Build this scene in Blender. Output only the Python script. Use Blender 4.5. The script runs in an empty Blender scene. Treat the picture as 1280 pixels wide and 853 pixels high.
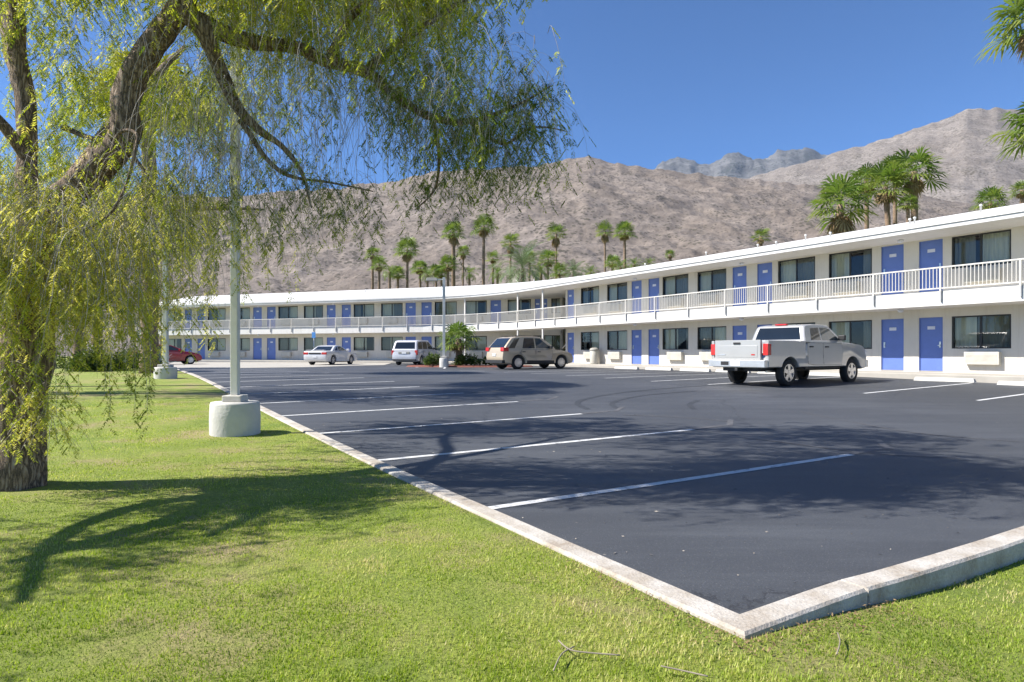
import bpy, bmesh, math, random
import numpy as np
from mathutils import Vector, Matrix, noise
R = math.radians
rng = random.Random(7)
nrg = np.random.default_rng(11)
scene = bpy.context.scene
COL = scene.collection

# ------------------------------------------------------------------ camera, sky, sun, exposure
F = 800.0            # focal length in pixels of the 1280 wide photograph
HZ = 440.0           # horizon row
H = 1.28             # eye height over the near asphalt
cam = bpy.data.cameras.new("camera")
cam.sensor_width = 36.0
cam.lens = F / 1280 * 36
cam.shift_y = (HZ - 426.5) / 1280
cam.clip_start = 0.05
cam.clip_end = 30000
camo = bpy.data.objects.new("camera", cam)
camo.location = (0, 0, H)
camo.rotation_euler = (R(90), 0, 0)
COL.objects.link(camo)
scene.camera = camo

SUN_EL, SUN_AZ = 45.0, 5.0      # shadows run to +X, turned SUN_AZ degrees towards +Y
w = bpy.data.worlds.new("World")
scene.world = w
w.use_nodes = True
nt = w.node_tree
sky = nt.nodes.new("ShaderNodeTexSky")
sky.sky_type = 'NISHITA'
sky.sun_disc = False
sky.sun_elevation = R(SUN_EL)
sky.sun_rotation = R(270 - SUN_AZ)
sky.altitude = 3000
sky.air_density = 1.0
sky.dust_density = 0.0
sky.ozone_density = 10.0
bg = nt.nodes["Background"]
bg.inputs[1].default_value = 0.089
nt.links.new(sky.outputs[0], bg.inputs[0])
sun = bpy.data.lights.new("sun", 'SUN')
sun.energy = 4.7
sun.angle = R(0.5)
sun.color = (1.0, 0.955, 0.89)
suno = bpy.data.objects.new("sun", sun)
ld = Vector((math.cos(R(SUN_EL)) * math.cos(R(SUN_AZ)), math.cos(R(SUN_EL)) * math.sin(R(SUN_AZ)), -math.sin(R(SUN_EL))))
suno.rotation_euler = ld.to_track_quat('-Z', 'Y').to_euler()
suno.location = (-30, -5, 30)
COL.objects.link(suno)
scene.view_settings.view_transform = 'Standard'
scene.view_settings.look = 'None'
scene.view_settings.exposure = 1.1
scene.view_settings.gamma = 1
scene.render.engine = 'CYCLES'
scene.cycles.max_bounces = 8
scene.cycles.transparent_max_bounces = 16
scene.cycles.volume_bounces = 0
scene.cycles.use_denoising = True

# ------------------------------------------------------------------ frames of the site
DX, DY = -0.5208, 0.8537         # s axis: along the left kerb and the right wing
NX, NY = 0.8537, 0.5208          # n axis: across the lot

def sn(s, n): return (DX * s + NX * n, DY * s + NY * n)
def to_sn(x, y): return (DX * x + DY * y, NX * x + NY * y)
def smooth(a, b, t):
    t = min(1.0, max(0.0, (t - a) / (b - a)))
    return t * t * (3 - 2 * t)
def zg(x, y): return 0.35 * smooth(5, 27, y)            # the lot rises gently towards the motel
def G(u, v, dz=0.0):                                    # pixel -> point on the lot
    y = 5.0
    for _ in range(60):
        d = H - zg(0, y) - dz
        y = 0.5 * y + 0.5 * d * F / (v - HZ)
    return Vector(((u - 640) / F * y, y, zg(0, y) + dz))
def P(u, v, y): return Vector(((u - 640) / F * y, y, H + (HZ - v) / F * y))

# ------------------------------------------------------------------ helpers
def tag(o, label=None, cat=None, group=None, kind=None):
    if label: o["label"] = label
    if cat: o["category"] = cat
    if group: o["group"] = group
    if kind: o["kind"] = kind
    return o
def empty(name, loc, rz=0, label=None, cat=None, group=None):
    o = bpy.data.objects.new(name, None)
    o.empty_display_size = 0.3
    o.location = loc
    o.rotation_euler = (0, 0, rz)
    COL.objects.link(o)
    return tag(o, label, cat, group)
def copy_tree(o, parent=None):
    c = o.copy()
    COL.objects.link(c)
    if parent: c.parent = parent
    for ch in list(o.children): copy_tree(ch, c)
    return c

class MB:
    def __init__(self): self.v = []; self.f = []; self.m = []; self.s = []
    def add(self, verts, faces, mi=0, sm=False):
        b = len(self.v)
        self.v += [tuple(p) for p in verts]
        for f in faces:
            self.f.append(tuple(i + b for i in f)); self.m.append(mi); self.s.append(sm)
    def quad(self, a, b, c, d, mi=0): self.add([a, b, c, d], [(0, 1, 2, 3)], mi)
    def box(self, x0, x1, y0, y1, z0, z1, mi=0, fr=None):
        vs = [(x, y, z) for z in (z0, z1) for x, y in ((x0, y0), (x1, y0), (x1, y1), (x0, y1))]
        if fr: vs = [fr(*p) for p in vs]
        self.add(vs, [(3, 2, 1, 0), (4, 5, 6, 7), (0, 1, 5, 4), (1, 2, 6, 5), (2, 3, 7, 6), (3, 0, 4, 7)], mi)
    def tube(self, pts, rad, n=8, mi=0, cap=True, sm=True, wob=0.0):
        pts = [Vector(p) for p in pts]
        if not hasattr(rad, '__len__'): rad = [rad] * len(pts)
        vs = []; up = Vector((0.13, 0.21, 0.97)).normalized()
        prev = None
        for i, p in enumerate(pts):
            t = (pts[min(i + 1, len(pts) - 1)] - pts[max(i - 1, 0)]).normalized()
            if prev is None:
                a = t.cross(up if abs(t.dot(up)) < 0.9 else Vector((1, 0, 0))).normalized()
            else:
                a = (prev - t * prev.dot(t)).normalized()
            prev = a
            b = t.cross(a)
            for k in range(n):
                ang = 2 * math.pi * k / n
                r = rad[i]
                if wob:
                    r *= 1 + wob * noise.noise(Vector((math.cos(ang) * 2.1, math.sin(ang) * 2.1, i * 0.35 + p.x)))
                vs.append(p + a * (math.cos(ang) * r) + b * (math.sin(ang) * r))
        fs = []
        for i in range(len(pts) - 1):
            for k in range(n):
                fs.append((i * n + k, i * n + (k + 1) % n, (i + 1) * n + (k + 1) % n, (i + 1) * n + k))
        if cap:
            fs.append(tuple(range(n - 1, -1, -1)))
            fs.append(tuple((len(pts) - 1) * n + k for k in range(n)))
        self.add(vs, fs, mi, sm)
    def lathe(self, prof, n=24, c=(0, 0, 0), mi=0, sm=True, axis='z'):
        vs = []
        for r, z in prof:
            for k in range(n):
                a = 2 * math.pi * k / n
                if axis == 'z': vs.append((c[0] + r * math.cos(a), c[1] + r * math.sin(a), c[2] + z))
                else: vs.append((c[0] + r * math.cos(a), c[1] + z, c[2] + r * math.sin(a)))
        fs = []
        for i in range(len(prof) - 1):
            for k in range(n):
                fs.append((i * n + k, i * n + (k + 1) % n, (i + 1) * n + (k + 1) % n, (i + 1) * n + k))
        fs.append(tuple(range(n - 1, -1, -1)))
        fs.append(tuple((len(prof) - 1) * n + k for k in range(n)))
        self.add(vs, fs, mi, sm)
    def build(self, name, mats, parent=None, bevel=0, autosm=None):
        me = bpy.data.meshes.new(name)
        me.from_pydata(self.v, [], self.f)
        if not isinstance(mats, (list, tuple)): mats = [mats]
        for m in mats: me.materials.append(m)
        me.polygons.foreach_set("material_index", self.m)
        me.polygons.foreach_set("use_smooth", self.s)
        me.update()
        if autosm is not None:
            me.polygons.foreach_set("use_smooth", [True] * len(me.polygons))
            me.set_sharp_from_angle(angle=R(autosm))
        o = bpy.data.objects.new(name, me)
        COL.objects.link(o)
        if parent: o.parent = parent
        if bevel:
            md = o.modifiers.new("bevel", 'BEVEL'); md.width = bevel; md.segments = 2; md.limit_method = 'ANGLE'
        return o

def np_mesh(name, verts, faces, mats, parent=None, tint=None, smooth_=False):
    """verts (n,3) array, faces (m,k) array of one size"""
    me = bpy.data.meshes.new(name)
    n, (m, k) = len(verts), faces.shape
    me.vertices.add(n); me.vertices.foreach_set("co", verts.astype(np.float32).ravel())
    me.loops.add(m * k); me.loops.foreach_set("vertex_index", faces.astype(np.int32).ravel())
    me.polygons.add(m)
    me.polygons.foreach_set("loop_start", np.arange(0, m * k, k, dtype=np.int32))
    me.polygons.foreach_set("loop_total", np.full(m, k, dtype=np.int32))
    me.update(calc_edges=True)
    if smooth_: me.polygons.foreach_set("use_smooth", np.ones(m, dtype=bool))
    if tint is not None:
        at = me.attributes.new("tint", 'FLOAT', 'POINT')
        at.data.foreach_set("value", tint.astype(np.float32))
    for mm in (mats if isinstance(mats, (list, tuple)) else [mats]): me.materials.append(mm)
    o = bpy.data.objects.new(name, me)
    COL.objects.link(o)
    if parent: o.parent = parent
    return o

# ------------------------------------------------------------------ materials
def nodes_of(name):
    m = bpy.data.materials.new(name); m.use_nodes = True
    t = m.node_tree
    return m, t, t.nodes["Principled BSDF"], (lambda a, b: t.links.new(a, b))
def N(t, typ, **kw):
    n = t.nodes.new(typ)
    for k, v in kw.items():
        if k.startswith('i_'): n.inputs[k[2:].replace('_', ' ')].default_value = v
        else: setattr(n, k, v)
    return n
def ramp(t, src, stops):
    r = t.nodes.new("ShaderNodeValToRGB")
    e = r.color_ramp.elements
    while len(e) > 1: e.remove(e[0])
    e[0].position, e[0].color = stops[0][0], (*stops[0][1], 1)
    for p, c in stops[1:]:
        q = e.new(p); q.color = (*c, 1)
    t.links.new(src, r.inputs[0])
    return r.outputs[0]
def grey(v): return (v, v, v)
def simple(name, c, rough=0.6, metal=0.0, var=0.12, scale=3.0, bump=0.0, bscale=60.0, coat=0.0, stretch=None):
    m, t, b, L = nodes_of(name)
    tc = N(t, "ShaderNodeTexCoord")
    src = tc.outputs["Object"]
    if stretch:
        mp = N(t, "ShaderNodeMapping"); mp.inputs["Scale"].default_value = stretch
        L(src, mp.inputs[0]); src = mp.outputs[0]
    nz = N(t, "ShaderNodeTexNoise", i_Scale=scale, i_Detail=6.0, i_Roughness=0.6)
    L(src, nz.inputs["Vector"])
    lo = tuple(x * (1 - var) for x in c); hi = tuple(min(1, x * (1 + var)) for x in c)
    L(ramp(t, nz.outputs[0], [(0.3, lo), (0.7, hi)]), b.inputs["Base Color"])
    b.inputs["Roughness"].default_value = rough
    b.inputs["Metallic"].default_value = metal
    if coat:
        b.inputs["Coat Weight"].default_value = coat; b.inputs["Coat Roughness"].default_value = 0.05
    if bump:
        n2 = N(t, "ShaderNodeTexNoise", i_Scale=bscale, i_Detail=5.0)
        L(src, n2.inputs["Vector"])
        bp = N(t, "ShaderNodeBump", i_Strength=bump, i_Distance=0.02)
        L(n2.outputs[0], bp.inputs["Height"]); L(bp.outputs[0], b.inputs["Normal"])
    return m
def leafmat(name, stops, trans=0.35, rough=0.5):
    m, t, b, L = nodes_of(name)
    at = N(t, "ShaderNodeAttribute", attribute_name="tint")
    c = ramp(t, at.outputs["Fac"], stops)
    L(c, b.inputs["Base Color"]); b.inputs["Roughness"].default_value = rough
    b.inputs["Specular IOR Level"].default_value = 0.25
    tr = N(t, "ShaderNodeBsdfTranslucent")
    hs = N(t, "ShaderNodeHueSaturation", i_Saturation=1.1, i_Value=1.3)
    L(c, hs.inputs["Color"]); L(hs.outputs[0], tr.inputs[0])
    mx = N(t, "ShaderNodeMixShader"); mx.inputs[0].default_value = trans
    L(b.outputs[0], mx.inputs[1]); L(tr.outputs[0], mx.inputs[2])
    L(mx.outputs[0], t.nodes["Material Output"].inputs[0])
    return m

M = {}
M['stucco'] = simple("white_stucco", (0.60, 0.565, 0.50), 0.9, var=0.05, scale=0.9, bump=0.25, bscale=90)
def weather(m, zs=0.35, amt=0.16):
    t = m.node_tree; b = t.nodes["Principled BSDF"]; L = t.links.new
    src = b.inputs["Base Color"].links[0].from_socket
    tc = N(t, "ShaderNodeTexCoord"); mp = N(t, "ShaderNodeMapping"); mp.inputs["Scale"].default_value = (3.2, 3.2, zs); L(tc.outputs["Object"], mp.inputs[0])
    nz = N(t, "ShaderNodeTexNoise", i_Scale=1.4, i_Detail=7.0, i_Roughness=0.7); L(mp.outputs[0], nz.inputs["Vector"])
    n2 = N(t, "ShaderNodeTexNoise", i_Scale=0.5, i_Detail=3.0); L(tc.outputs["Object"], n2.inputs["Vector"])
    mu = N(t, "ShaderNodeMath", operation='MULTIPLY'); L(ramp(t, nz.outputs[0], [(0.50, grey(0)), (0.72, grey(1))]), mu.inputs[0]); L(n2.outputs[0], mu.inputs[1])
    m2 = N(t, "ShaderNodeMath", operation='MULTIPLY'); m2.inputs[1].default_value = amt * 3; L(mu.outputs[0], m2.inputs[0])
    mx = N(t, "ShaderNodeMixRGB"); L(m2.outputs[0], mx.inputs[0]); L(src, mx.inputs[1]); mx.inputs[2].default_value = (0.30, 0.25, 0.19, 1)
    L(mx.outputs[0], b.inputs["Base Color"])
weather(M['stucco'])
M['trim'] = simple("white_paint", (0.64, 0.62, 0.58), 0.6, var=0.05, scale=1.2, bump=0.05)
M['fascia'] = simple("roof_edge_paint", (0.62, 0.61, 0.59), 0.7, var=0.07, scale=0.7, bump=0.1, bscale=30)
weather(M['trim'], 0.5, 0.14); weather(M['fascia'], 0.8, 0.16)
M['rail'] = simple("railing_paint", (0.62, 0.59, 0.53), 0.5, var=0.05)
M['rail_shaded'] = simple("railing_paint_shaded", (0.42, 0.42, 0.42), 0.5)  # post stubs painted darker to carry the shade on the fascia
M['blue'] = simple("blue_door_paint", (0.11, 0.175, 0.46), 0.45, var=0.07, scale=2)
M['darkframe'] = simple("dark_bronze_aluminium", (0.030, 0.028, 0.026), 0.4, metal=0.3)
M['room'] = simple("room_shade", (0.03, 0.03, 0.028), 0.9)
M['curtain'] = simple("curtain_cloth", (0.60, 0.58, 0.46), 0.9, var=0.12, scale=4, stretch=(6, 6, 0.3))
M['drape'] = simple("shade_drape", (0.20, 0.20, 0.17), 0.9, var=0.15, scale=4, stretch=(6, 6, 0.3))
M['ac'] = simple("cream_metal", (0.50, 0.475, 0.41), 0.6)
M['ac_dark'] = simple("drab_paint", (0.30, 0.29, 0.26), 0.7)  # even drab tone of the bin lid, lamp heads and van plate panel
M['steel'] = simple("steel", (0.55, 0.55, 0.53), 0.3, metal=1.0)
M['plaque'] = simple("pale_plaque", (0.62, 0.64, 0.72), 0.5)
M['pole'] = simple("pole_paint", (0.62, 0.605, 0.55), 0.55, var=0.08, scale=4, bump=0.05)
M['concrete'] = simple("pale_concrete", (0.55, 0.52, 0.46), 0.9, var=0.13, scale=2.5, bump=0.3, bscale=45)
M['base_paint'] = simple("painted_concrete", (0.53, 0.515, 0.475), 0.85, var=0.09, scale=3.5, bump=0.35, bscale=24)
M['walk'] = simple("walkway_concrete", (0.37, 0.345, 0.30), 0.9, var=0.1, scale=1.2, bump=0.15)
M['tyre'] = simple("tyre_rubber", (0.018, 0.018, 0.019), 0.8)
M['rim'] = simple("alloy", (0.55, 0.55, 0.56), 0.3, metal=0.9)
M['rim_back'] = simple("shaded_alloy", (0.20, 0.20, 0.205), 0.45, metal=0.6)
M['black'] = simple("black_plastic", (0.02, 0.02, 0.021), 0.6)
M['chrome'] = simple("chrome", (0.6, 0.6, 0.6), 0.32, metal=0.6)
M['glass_dark'] = simple("tinted_glass", (0.012, 0.016, 0.02), 0.04, coat=0.5)
M['glass_mid'] = simple("car_glass", (0.05, 0.065, 0.065), 0.04, coat=0.5)
M['red_lens'] = simple("red_lens", (0.50, 0.015, 0.015), 0.15, coat=0.6)
M['plate'] = simple("licence_plate", (0.72, 0.72, 0.72), 0.5)
M['headlamp'] = simple("headlamp_lens", (0.6, 0.62, 0.65), 0.1, coat=0.7)
M['mulch'] = simple("red_mulch", (0.17, 0.060, 0.042), 0.95, var=0.4, scale=25, bump=0.8, bscale=40)
M['sign_blue'] = simple("sign_blue", (0.06, 0.22, 0.52), 0.5)
M['twig'] = simple("grey_twig", (0.42, 0.37, 0.32), 0.9, var=0.25, scale=2)
M['twig_dry'] = simple("dry_twig", (0.26, 0.22, 0.165), 0.9, var=0.25, scale=6)
M['vent'] = simple("vent_paint", (0.7, 0.69, 0.66), 0.6)
M['palm_bark'] = simple("palm_bark", (0.21, 0.145, 0.10), 0.95, var=0.3, scale=3, bump=0.9, bscale=9, stretch=(1, 1, 3))
M['skirt'] = leafmat("dead_palm_leaf", [(0, (0.16, 0.10, 0.055)), (0.5, (0.27, 0.19, 0.10)), (1, (0.36, 0.29, 0.15))], 0.15, 0.8)
M['flake'] = leafmat("dry_flake", [(0, (0.10, 0.085, 0.07)), (1, (0.42, 0.38, 0.32))], 0.1, 0.8)
M['palm_leaf'] = leafmat("palm_leaf", [(0, (0.07, 0.125, 0.025)), (0.5, (0.13, 0.20, 0.04)), (1, (0.28, 0.30, 0.08))], 0.35, 0.4)
M['date_leaf'] = leafmat("grey_green_palm_leaf", [(0, (0.10, 0.14, 0.07)), (0.5, (0.15, 0.20, 0.10)), (1, (0.24, 0.28, 0.14))], 0.22, 0.4)
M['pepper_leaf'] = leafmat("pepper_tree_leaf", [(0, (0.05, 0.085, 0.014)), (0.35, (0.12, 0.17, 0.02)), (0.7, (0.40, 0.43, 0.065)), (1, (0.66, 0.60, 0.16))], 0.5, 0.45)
M['yellow_leaf'] = leafmat("yellow_green_leaf", [(0, (0.07, 0.10, 0.015)), (0.5, (0.17, 0.19, 0.02)), (1, (0.30, 0.27, 0.03))], 0.45, 0.5)
M['shrub_leaf'] = leafmat("shrub_leaf", [(0, (0.03, 0.055, 0.014)), (0.6, (0.075, 0.12, 0.028)), (1, (0.14, 0.18, 0.05))], 0.25, 0.5)
M['agave_leaf'] = leafmat("blue_agave_leaf", [(0, (0.09, 0.14, 0.17)), (1, (0.19, 0.25, 0.28))], 0.1, 0.5)

def glass_mat():
    m, t, b, L = nodes_of("window_glass")
    tr = N(t, "ShaderNodeBsdfTransparent"); tr.inputs[0].default_value = (0.72, 0.77, 0.76, 1)
    gl = N(t, "ShaderNodeBsdfGlossy"); gl.inputs["Roughness"].default_value = 0.02
    fr = N(t, "ShaderNodeLayerWeight"); fr.inputs[0].default_value = 0.5
    pw = N(t, "ShaderNodeMath", operation='POWER'); pw.inputs[1].default_value = 3.5; L(fr.outputs["Facing"], pw.inputs[0])
    mp = N(t, "ShaderNodeMath", operation='MULTIPLY_ADD'); mp.inputs[1].default_value = 0.7; mp.inputs[2].default_value = 0.05
    L(pw.outputs[0], mp.inputs[0])
    mx = N(t, "ShaderNodeMixShader")
    L(mp.outputs[0], mx.inputs[0]); L(tr.outputs[0], mx.inputs[1]); L(gl.outputs[0], mx.inputs[2])
    L(mx.outputs[0], t.nodes["Material Output"].inputs[0])
    return m
M['glass'] = glass_mat()

def bark_mat():
    m, t, b, L = nodes_of("furrowed_bark")
    tc = N(t, "ShaderNodeTexCoord")
    mp = N(t, "ShaderNodeMapping"); mp.inputs["Scale"].default_value = (13, 13, 1.7)
    L(tc.outputs["Object"], mp.inputs[0])
    vo = N(t, "ShaderNodeTexVoronoi", feature='DISTANCE_TO_EDGE', i_Scale=2.4)
    nz = N(t, "ShaderNodeTexNoise", i_Scale=2.2, i_Detail=7.0, i_Roughness=0.65)
    L(mp.outputs[0], nz.inputs["Vector"])
    ad = N(t, "ShaderNodeMixRGB", blend_type='ADD'); ad.inputs[0].default_value = 0.9
    L(mp.outputs[0], ad.inputs[1]); L(nz.outputs[1], ad.inputs[2]); L(ad.outputs[0], vo.inputs["Vector"])
    ml = N(t, "ShaderNodeMath", operation='MULTIPLY'); L(vo.outputs[0], ml.inputs[0]); L(nz.outputs[0], ml.inputs[1])
    L(ramp(t, ml.outputs[0], [(0.0, (0.07, 0.050, 0.036)), (0.09, (0.34, 0.24, 0.165)), (0.28, (0.56, 0.46, 0.37))]), b.inputs["Base Color"])
    b.inputs["Roughness"].default_value = 0.95
    bp = N(t, "ShaderNodeBump", i_Strength=1.0, i_Distance=0.06)
    L(ml.outputs[0], bp.inputs["Height"]); L(bp.outputs[0], b.inputs["Normal"])
    return m
M['bark'] = bark_mat()

def asphalt_mat():
    m, t, b, L = nodes_of("sealed_asphalt")
    tc = N(t, "ShaderNodeTexCoord")
    big = N(t, "ShaderNodeTexNoise", i_Scale=0.22, i_Detail=5.0, i_Roughness=0.6)
    L(tc.outputs["Object"], big.inputs["Vector"])
    # long seal-coat strokes along the stalls
    mp = N(t, "ShaderNodeMapping"); mp.inputs["Rotation"].default_value = (0, 0, R(-31.4)); mp.inputs["Scale"].default_value = (0.18, 1.6, 1)
    L(tc.outputs["Object"], mp.inputs[0])
    st = N(t, "ShaderNodeTexNoise", i_Scale=1.6, i_Detail=6.0, i_Roughness=0.65); L(mp.outputs[0], st.inputs["Vector"])
    fine = N(t, "ShaderNodeTexNoise", i_Scale=75.0, i_Detail=8.0, i_Roughness=0.8); L(tc.outputs["Object"], fine.inputs["Vector"])
    a1 = N(t, "ShaderNodeMath", operation='MULTIPLY_ADD'); a1.inputs[1].default_value = 0.55
    L(big.outputs[0], a1.inputs[0])
    a2 = N(t, "ShaderNodeMath", operation='MULTIPLY'); a2.inputs[1].default_value = 0.45; L(st.outputs[0], a2.inputs[0]); L(a2.outputs[0], a1.inputs[2])
    c1 = ramp(t, a1.outputs[0], [(0.30, (0.034, 0.037, 0.042)), (0.5, (0.052, 0.056, 0.063)), (0.68, (0.082, 0.088, 0.097))])
    # pale aggregate specks
    vo = N(t, "ShaderNodeTexVoronoi", i_Scale=48.0); L(tc.outputs["Object"], vo.inputs["Vector"])
    sp = ramp(t, vo.outputs[0], [(0.10, grey(1)), (0.20, grey(0))])
    f2 = N(t, "ShaderNodeMath", operation='MULTIPLY'); f2.inputs[1].default_value = 0.5; L(sp, f2.inputs[0])
    mx = N(t, "ShaderNodeMixRGB"); L(f2.outputs[0], mx.inputs[0]); L(c1, mx.inputs[1]); mx.inputs[2].default_value = (0.2, 0.2, 0.2, 1)
    m3 = N(t, "ShaderNodeMixRGB", blend_type='MULTIPLY'); m3.inputs[0].default_value = 0.6
    L(mx.outputs[0], m3.inputs[1]); L(ramp(t, fine.outputs[0], [(0.36, grey(0.45)), (0.5, grey(0.95)), (0.64, grey(1.5))]), m3.inputs[2])
    # scattered litter and pale scuffs
    lv = N(t, "ShaderNodeTexVoronoi", i_Scale=2.3); L(tc.outputs["Object"], lv.inputs["Vector"])
    ls = ramp(t, lv.outputs[0], [(0.012, grey(0.55)), (0.03, grey(0))])
    m4 = N(t, "ShaderNodeMixRGB"); L(ls, m4.inputs[0]); L(m3.outputs[0], m4.inputs[1]); m4.inputs[2].default_value = (0.35, 0.31, 0.26, 1)
    L(m4.outputs[0], b.inputs["Base Color"])
    # hairline cracks
    wn = N(t, "ShaderNodeTexNoise", i_Scale=1.3, i_Detail=6.0, i_Roughness=0.7); L(tc.outputs["Object"], wn.inputs["Vector"])
    wa = N(t, "ShaderNodeMixRGB", blend_type='ADD'); wa.inputs[0].default_value = 0.9; L(tc.outputs["Object"], wa.inputs[1]); L(wn.outputs[1], wa.inputs[2])
    cv = N(t, "ShaderNodeTexVoronoi", feature='DISTANCE_TO_EDGE', i_Scale=0.17); L(wa.outputs[0], cv.inputs["Vector"])
    ck = ramp(t, cv.outputs[0], [(0.0012, grey(0.75)), (0.004, grey(0))])
    # dark oil drips
    ov = N(t, "ShaderNodeTexVoronoi", i_Scale=0.55); L(wa.outputs[0], ov.inputs["Vector"])
    ok_ = ramp(t, ov.outputs[0], [(0.06, grey(0.5)), (0.16, grey(0))])
    mxk = N(t, "ShaderNodeMath", operation='MAXIMUM'); L(ck, mxk.inputs[0]); L(ok_, mxk.inputs[1])
    m5 = N(t, "ShaderNodeMixRGB"); L(mxk.outputs[0], m5.inputs[0]); L(m4.outputs[0], m5.inputs[1]); m5.inputs[2].default_value = (0.018, 0.018, 0.02, 1)
    L(m5.outputs[0], b.inputs["Base Color"])
    b.inputs["Roughness"].default_value = 0.62
    bp = N(t, "ShaderNodeBump", i_Strength=0.5, i_Distance=0.006); L(fine.outputs[0], bp.inputs["Height"]); L(bp.outputs[0], b.inputs["Normal"])
    return m
M['asphalt'] = asphalt_mat()

def paint_mat(name, c, wear):
    m, t, b, L = nodes_of(name)
    tc = N(t, "ShaderNodeTexCoord")
    nz = N(t, "ShaderNodeTexNoise", i_Scale=9.0, i_Detail=8.0, i_Roughness=0.75); L(tc.outputs["Object"], nz.inputs["Vector"])
    L(ramp(t, nz.outputs[0], [(wear, (0.08, 0.08, 0.085)), (wear + 0.12, c)]), b.inputs["Base Color"])
    b.inputs["Roughness"].default_value = 0.75
    return m
M['line'] = paint_mat("white_road_paint", (0.58, 0.58, 0.575), 0.345)
M['line_old'] = paint_mat("worn_road_paint", (0.20, 0.20, 0.205), 0.54)
M['skid'] = simple("tyre_mark", (0.036, 0.039, 0.044), 0.66, var=0.3, scale=4)
M['scuff'] = paint_mat("pale_scuff", (0.13, 0.135, 0.145), 0.50)

def grass_ground():
    m, t, b, L = nodes_of("lawn_ground")
    tc = N(t, "ShaderNodeTexCoord")
    n1 = N(t, "ShaderNodeTexNoise", i_Scale=0.9, i_Detail=6.0, i_Roughness=0.65); L(tc.outputs["Object"], n1.inputs["Vector"])
    n2 = N(t, "ShaderNodeTexNoise", i_Scale=45.0, i_Detail=6.0, i_Roughness=0.7); L(tc.outputs["Object"], n2.inputs["Vector"])
    c1 = ramp(t, n1.outputs[0], [(0.32, (0.18, 0.25, 0.028)), (0.5, (0.28, 0.33, 0.05)), (0.66, (0.38, 0.31, 0.14))])
    m3 = N(t, "ShaderNodeMixRGB", blend_type='MULTIPLY'); m3.inputs[0].default_value = 0.8
    L(c1, m3.inputs[1]); L(ramp(t, n2.outputs[0], [(0.3, grey(0.45)), (0.7, grey(1.4))]), m3.inputs[2])
    L(m3.outputs[0], b.inputs["Base Color"]); b.inputs["Roughness"].default_value = 0.9
    bp = N(t, "ShaderNodeBump", i_Strength=0.9, i_Distance=0.05); L(n2.outputs[0], bp.inputs["Height"]); L(bp.outputs[0], b.inputs["Normal"])
    return m
M['lawn'] = grass_ground()
M['blade'] = leafmat("grass_blade", [(0, (0.10, 0.165, 0.016)), (0.45, (0.30, 0.40, 0.045)), (0.75, (0.52, 0.54, 0.15)), (1, (0.62, 0.54, 0.28))], 0.45, 0.5)
M['desert'] = simple("desert_ground", (0.30, 0.25, 0.20), 0.95, var=0.2, scale=0.05, bump=0.4, bscale=2)

def kerb_mat():
    m, t, b, L = nodes_of("kerb_concrete")
    tc = N(t, "ShaderNodeTexCoord")
    n1 = N(t, "ShaderNodeTexNoise", i_Scale=3.0, i_Detail=7.0, i_Roughness=0.7); L(tc.outputs["Object"], n1.inputs["Vector"])
    n2 = N(t, "ShaderNodeTexNoise", i_Scale=70.0, i_Detail=4.0); L(tc.outputs["Object"], n2.inputs["Vector"])
    c1 = ramp(t, n1.outputs[0], [(0.28, (0.22, 0.160, 0.110)), (0.42, (0.37, 0.325, 0.270)), (0.60, (0.49, 0.46, 0.415))])
    m3 = N(t, "ShaderNodeMixRGB", blend_type='MULTIPLY'); m3.inputs[0].default_value = 0.5
    L(c1, m3.inputs[1]); L(ramp(t, n2.outputs[0], [(0.3, grey(0.7)), (0.7, grey(1.15))]), m3.inputs[2])
    L(m3.outputs[0], b.inputs["Base Color"]); b.inputs["Roughness"].default_value = 0.92
    bp = N(t, "ShaderNodeBump", i_Strength=0.5, i_Distance=0.012); L(n2.outputs[0], bp.inputs["Height"]); L(bp.outputs[0], b.inputs["Normal"])
    return m
M['kerb'] = kerb_mat()

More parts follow.
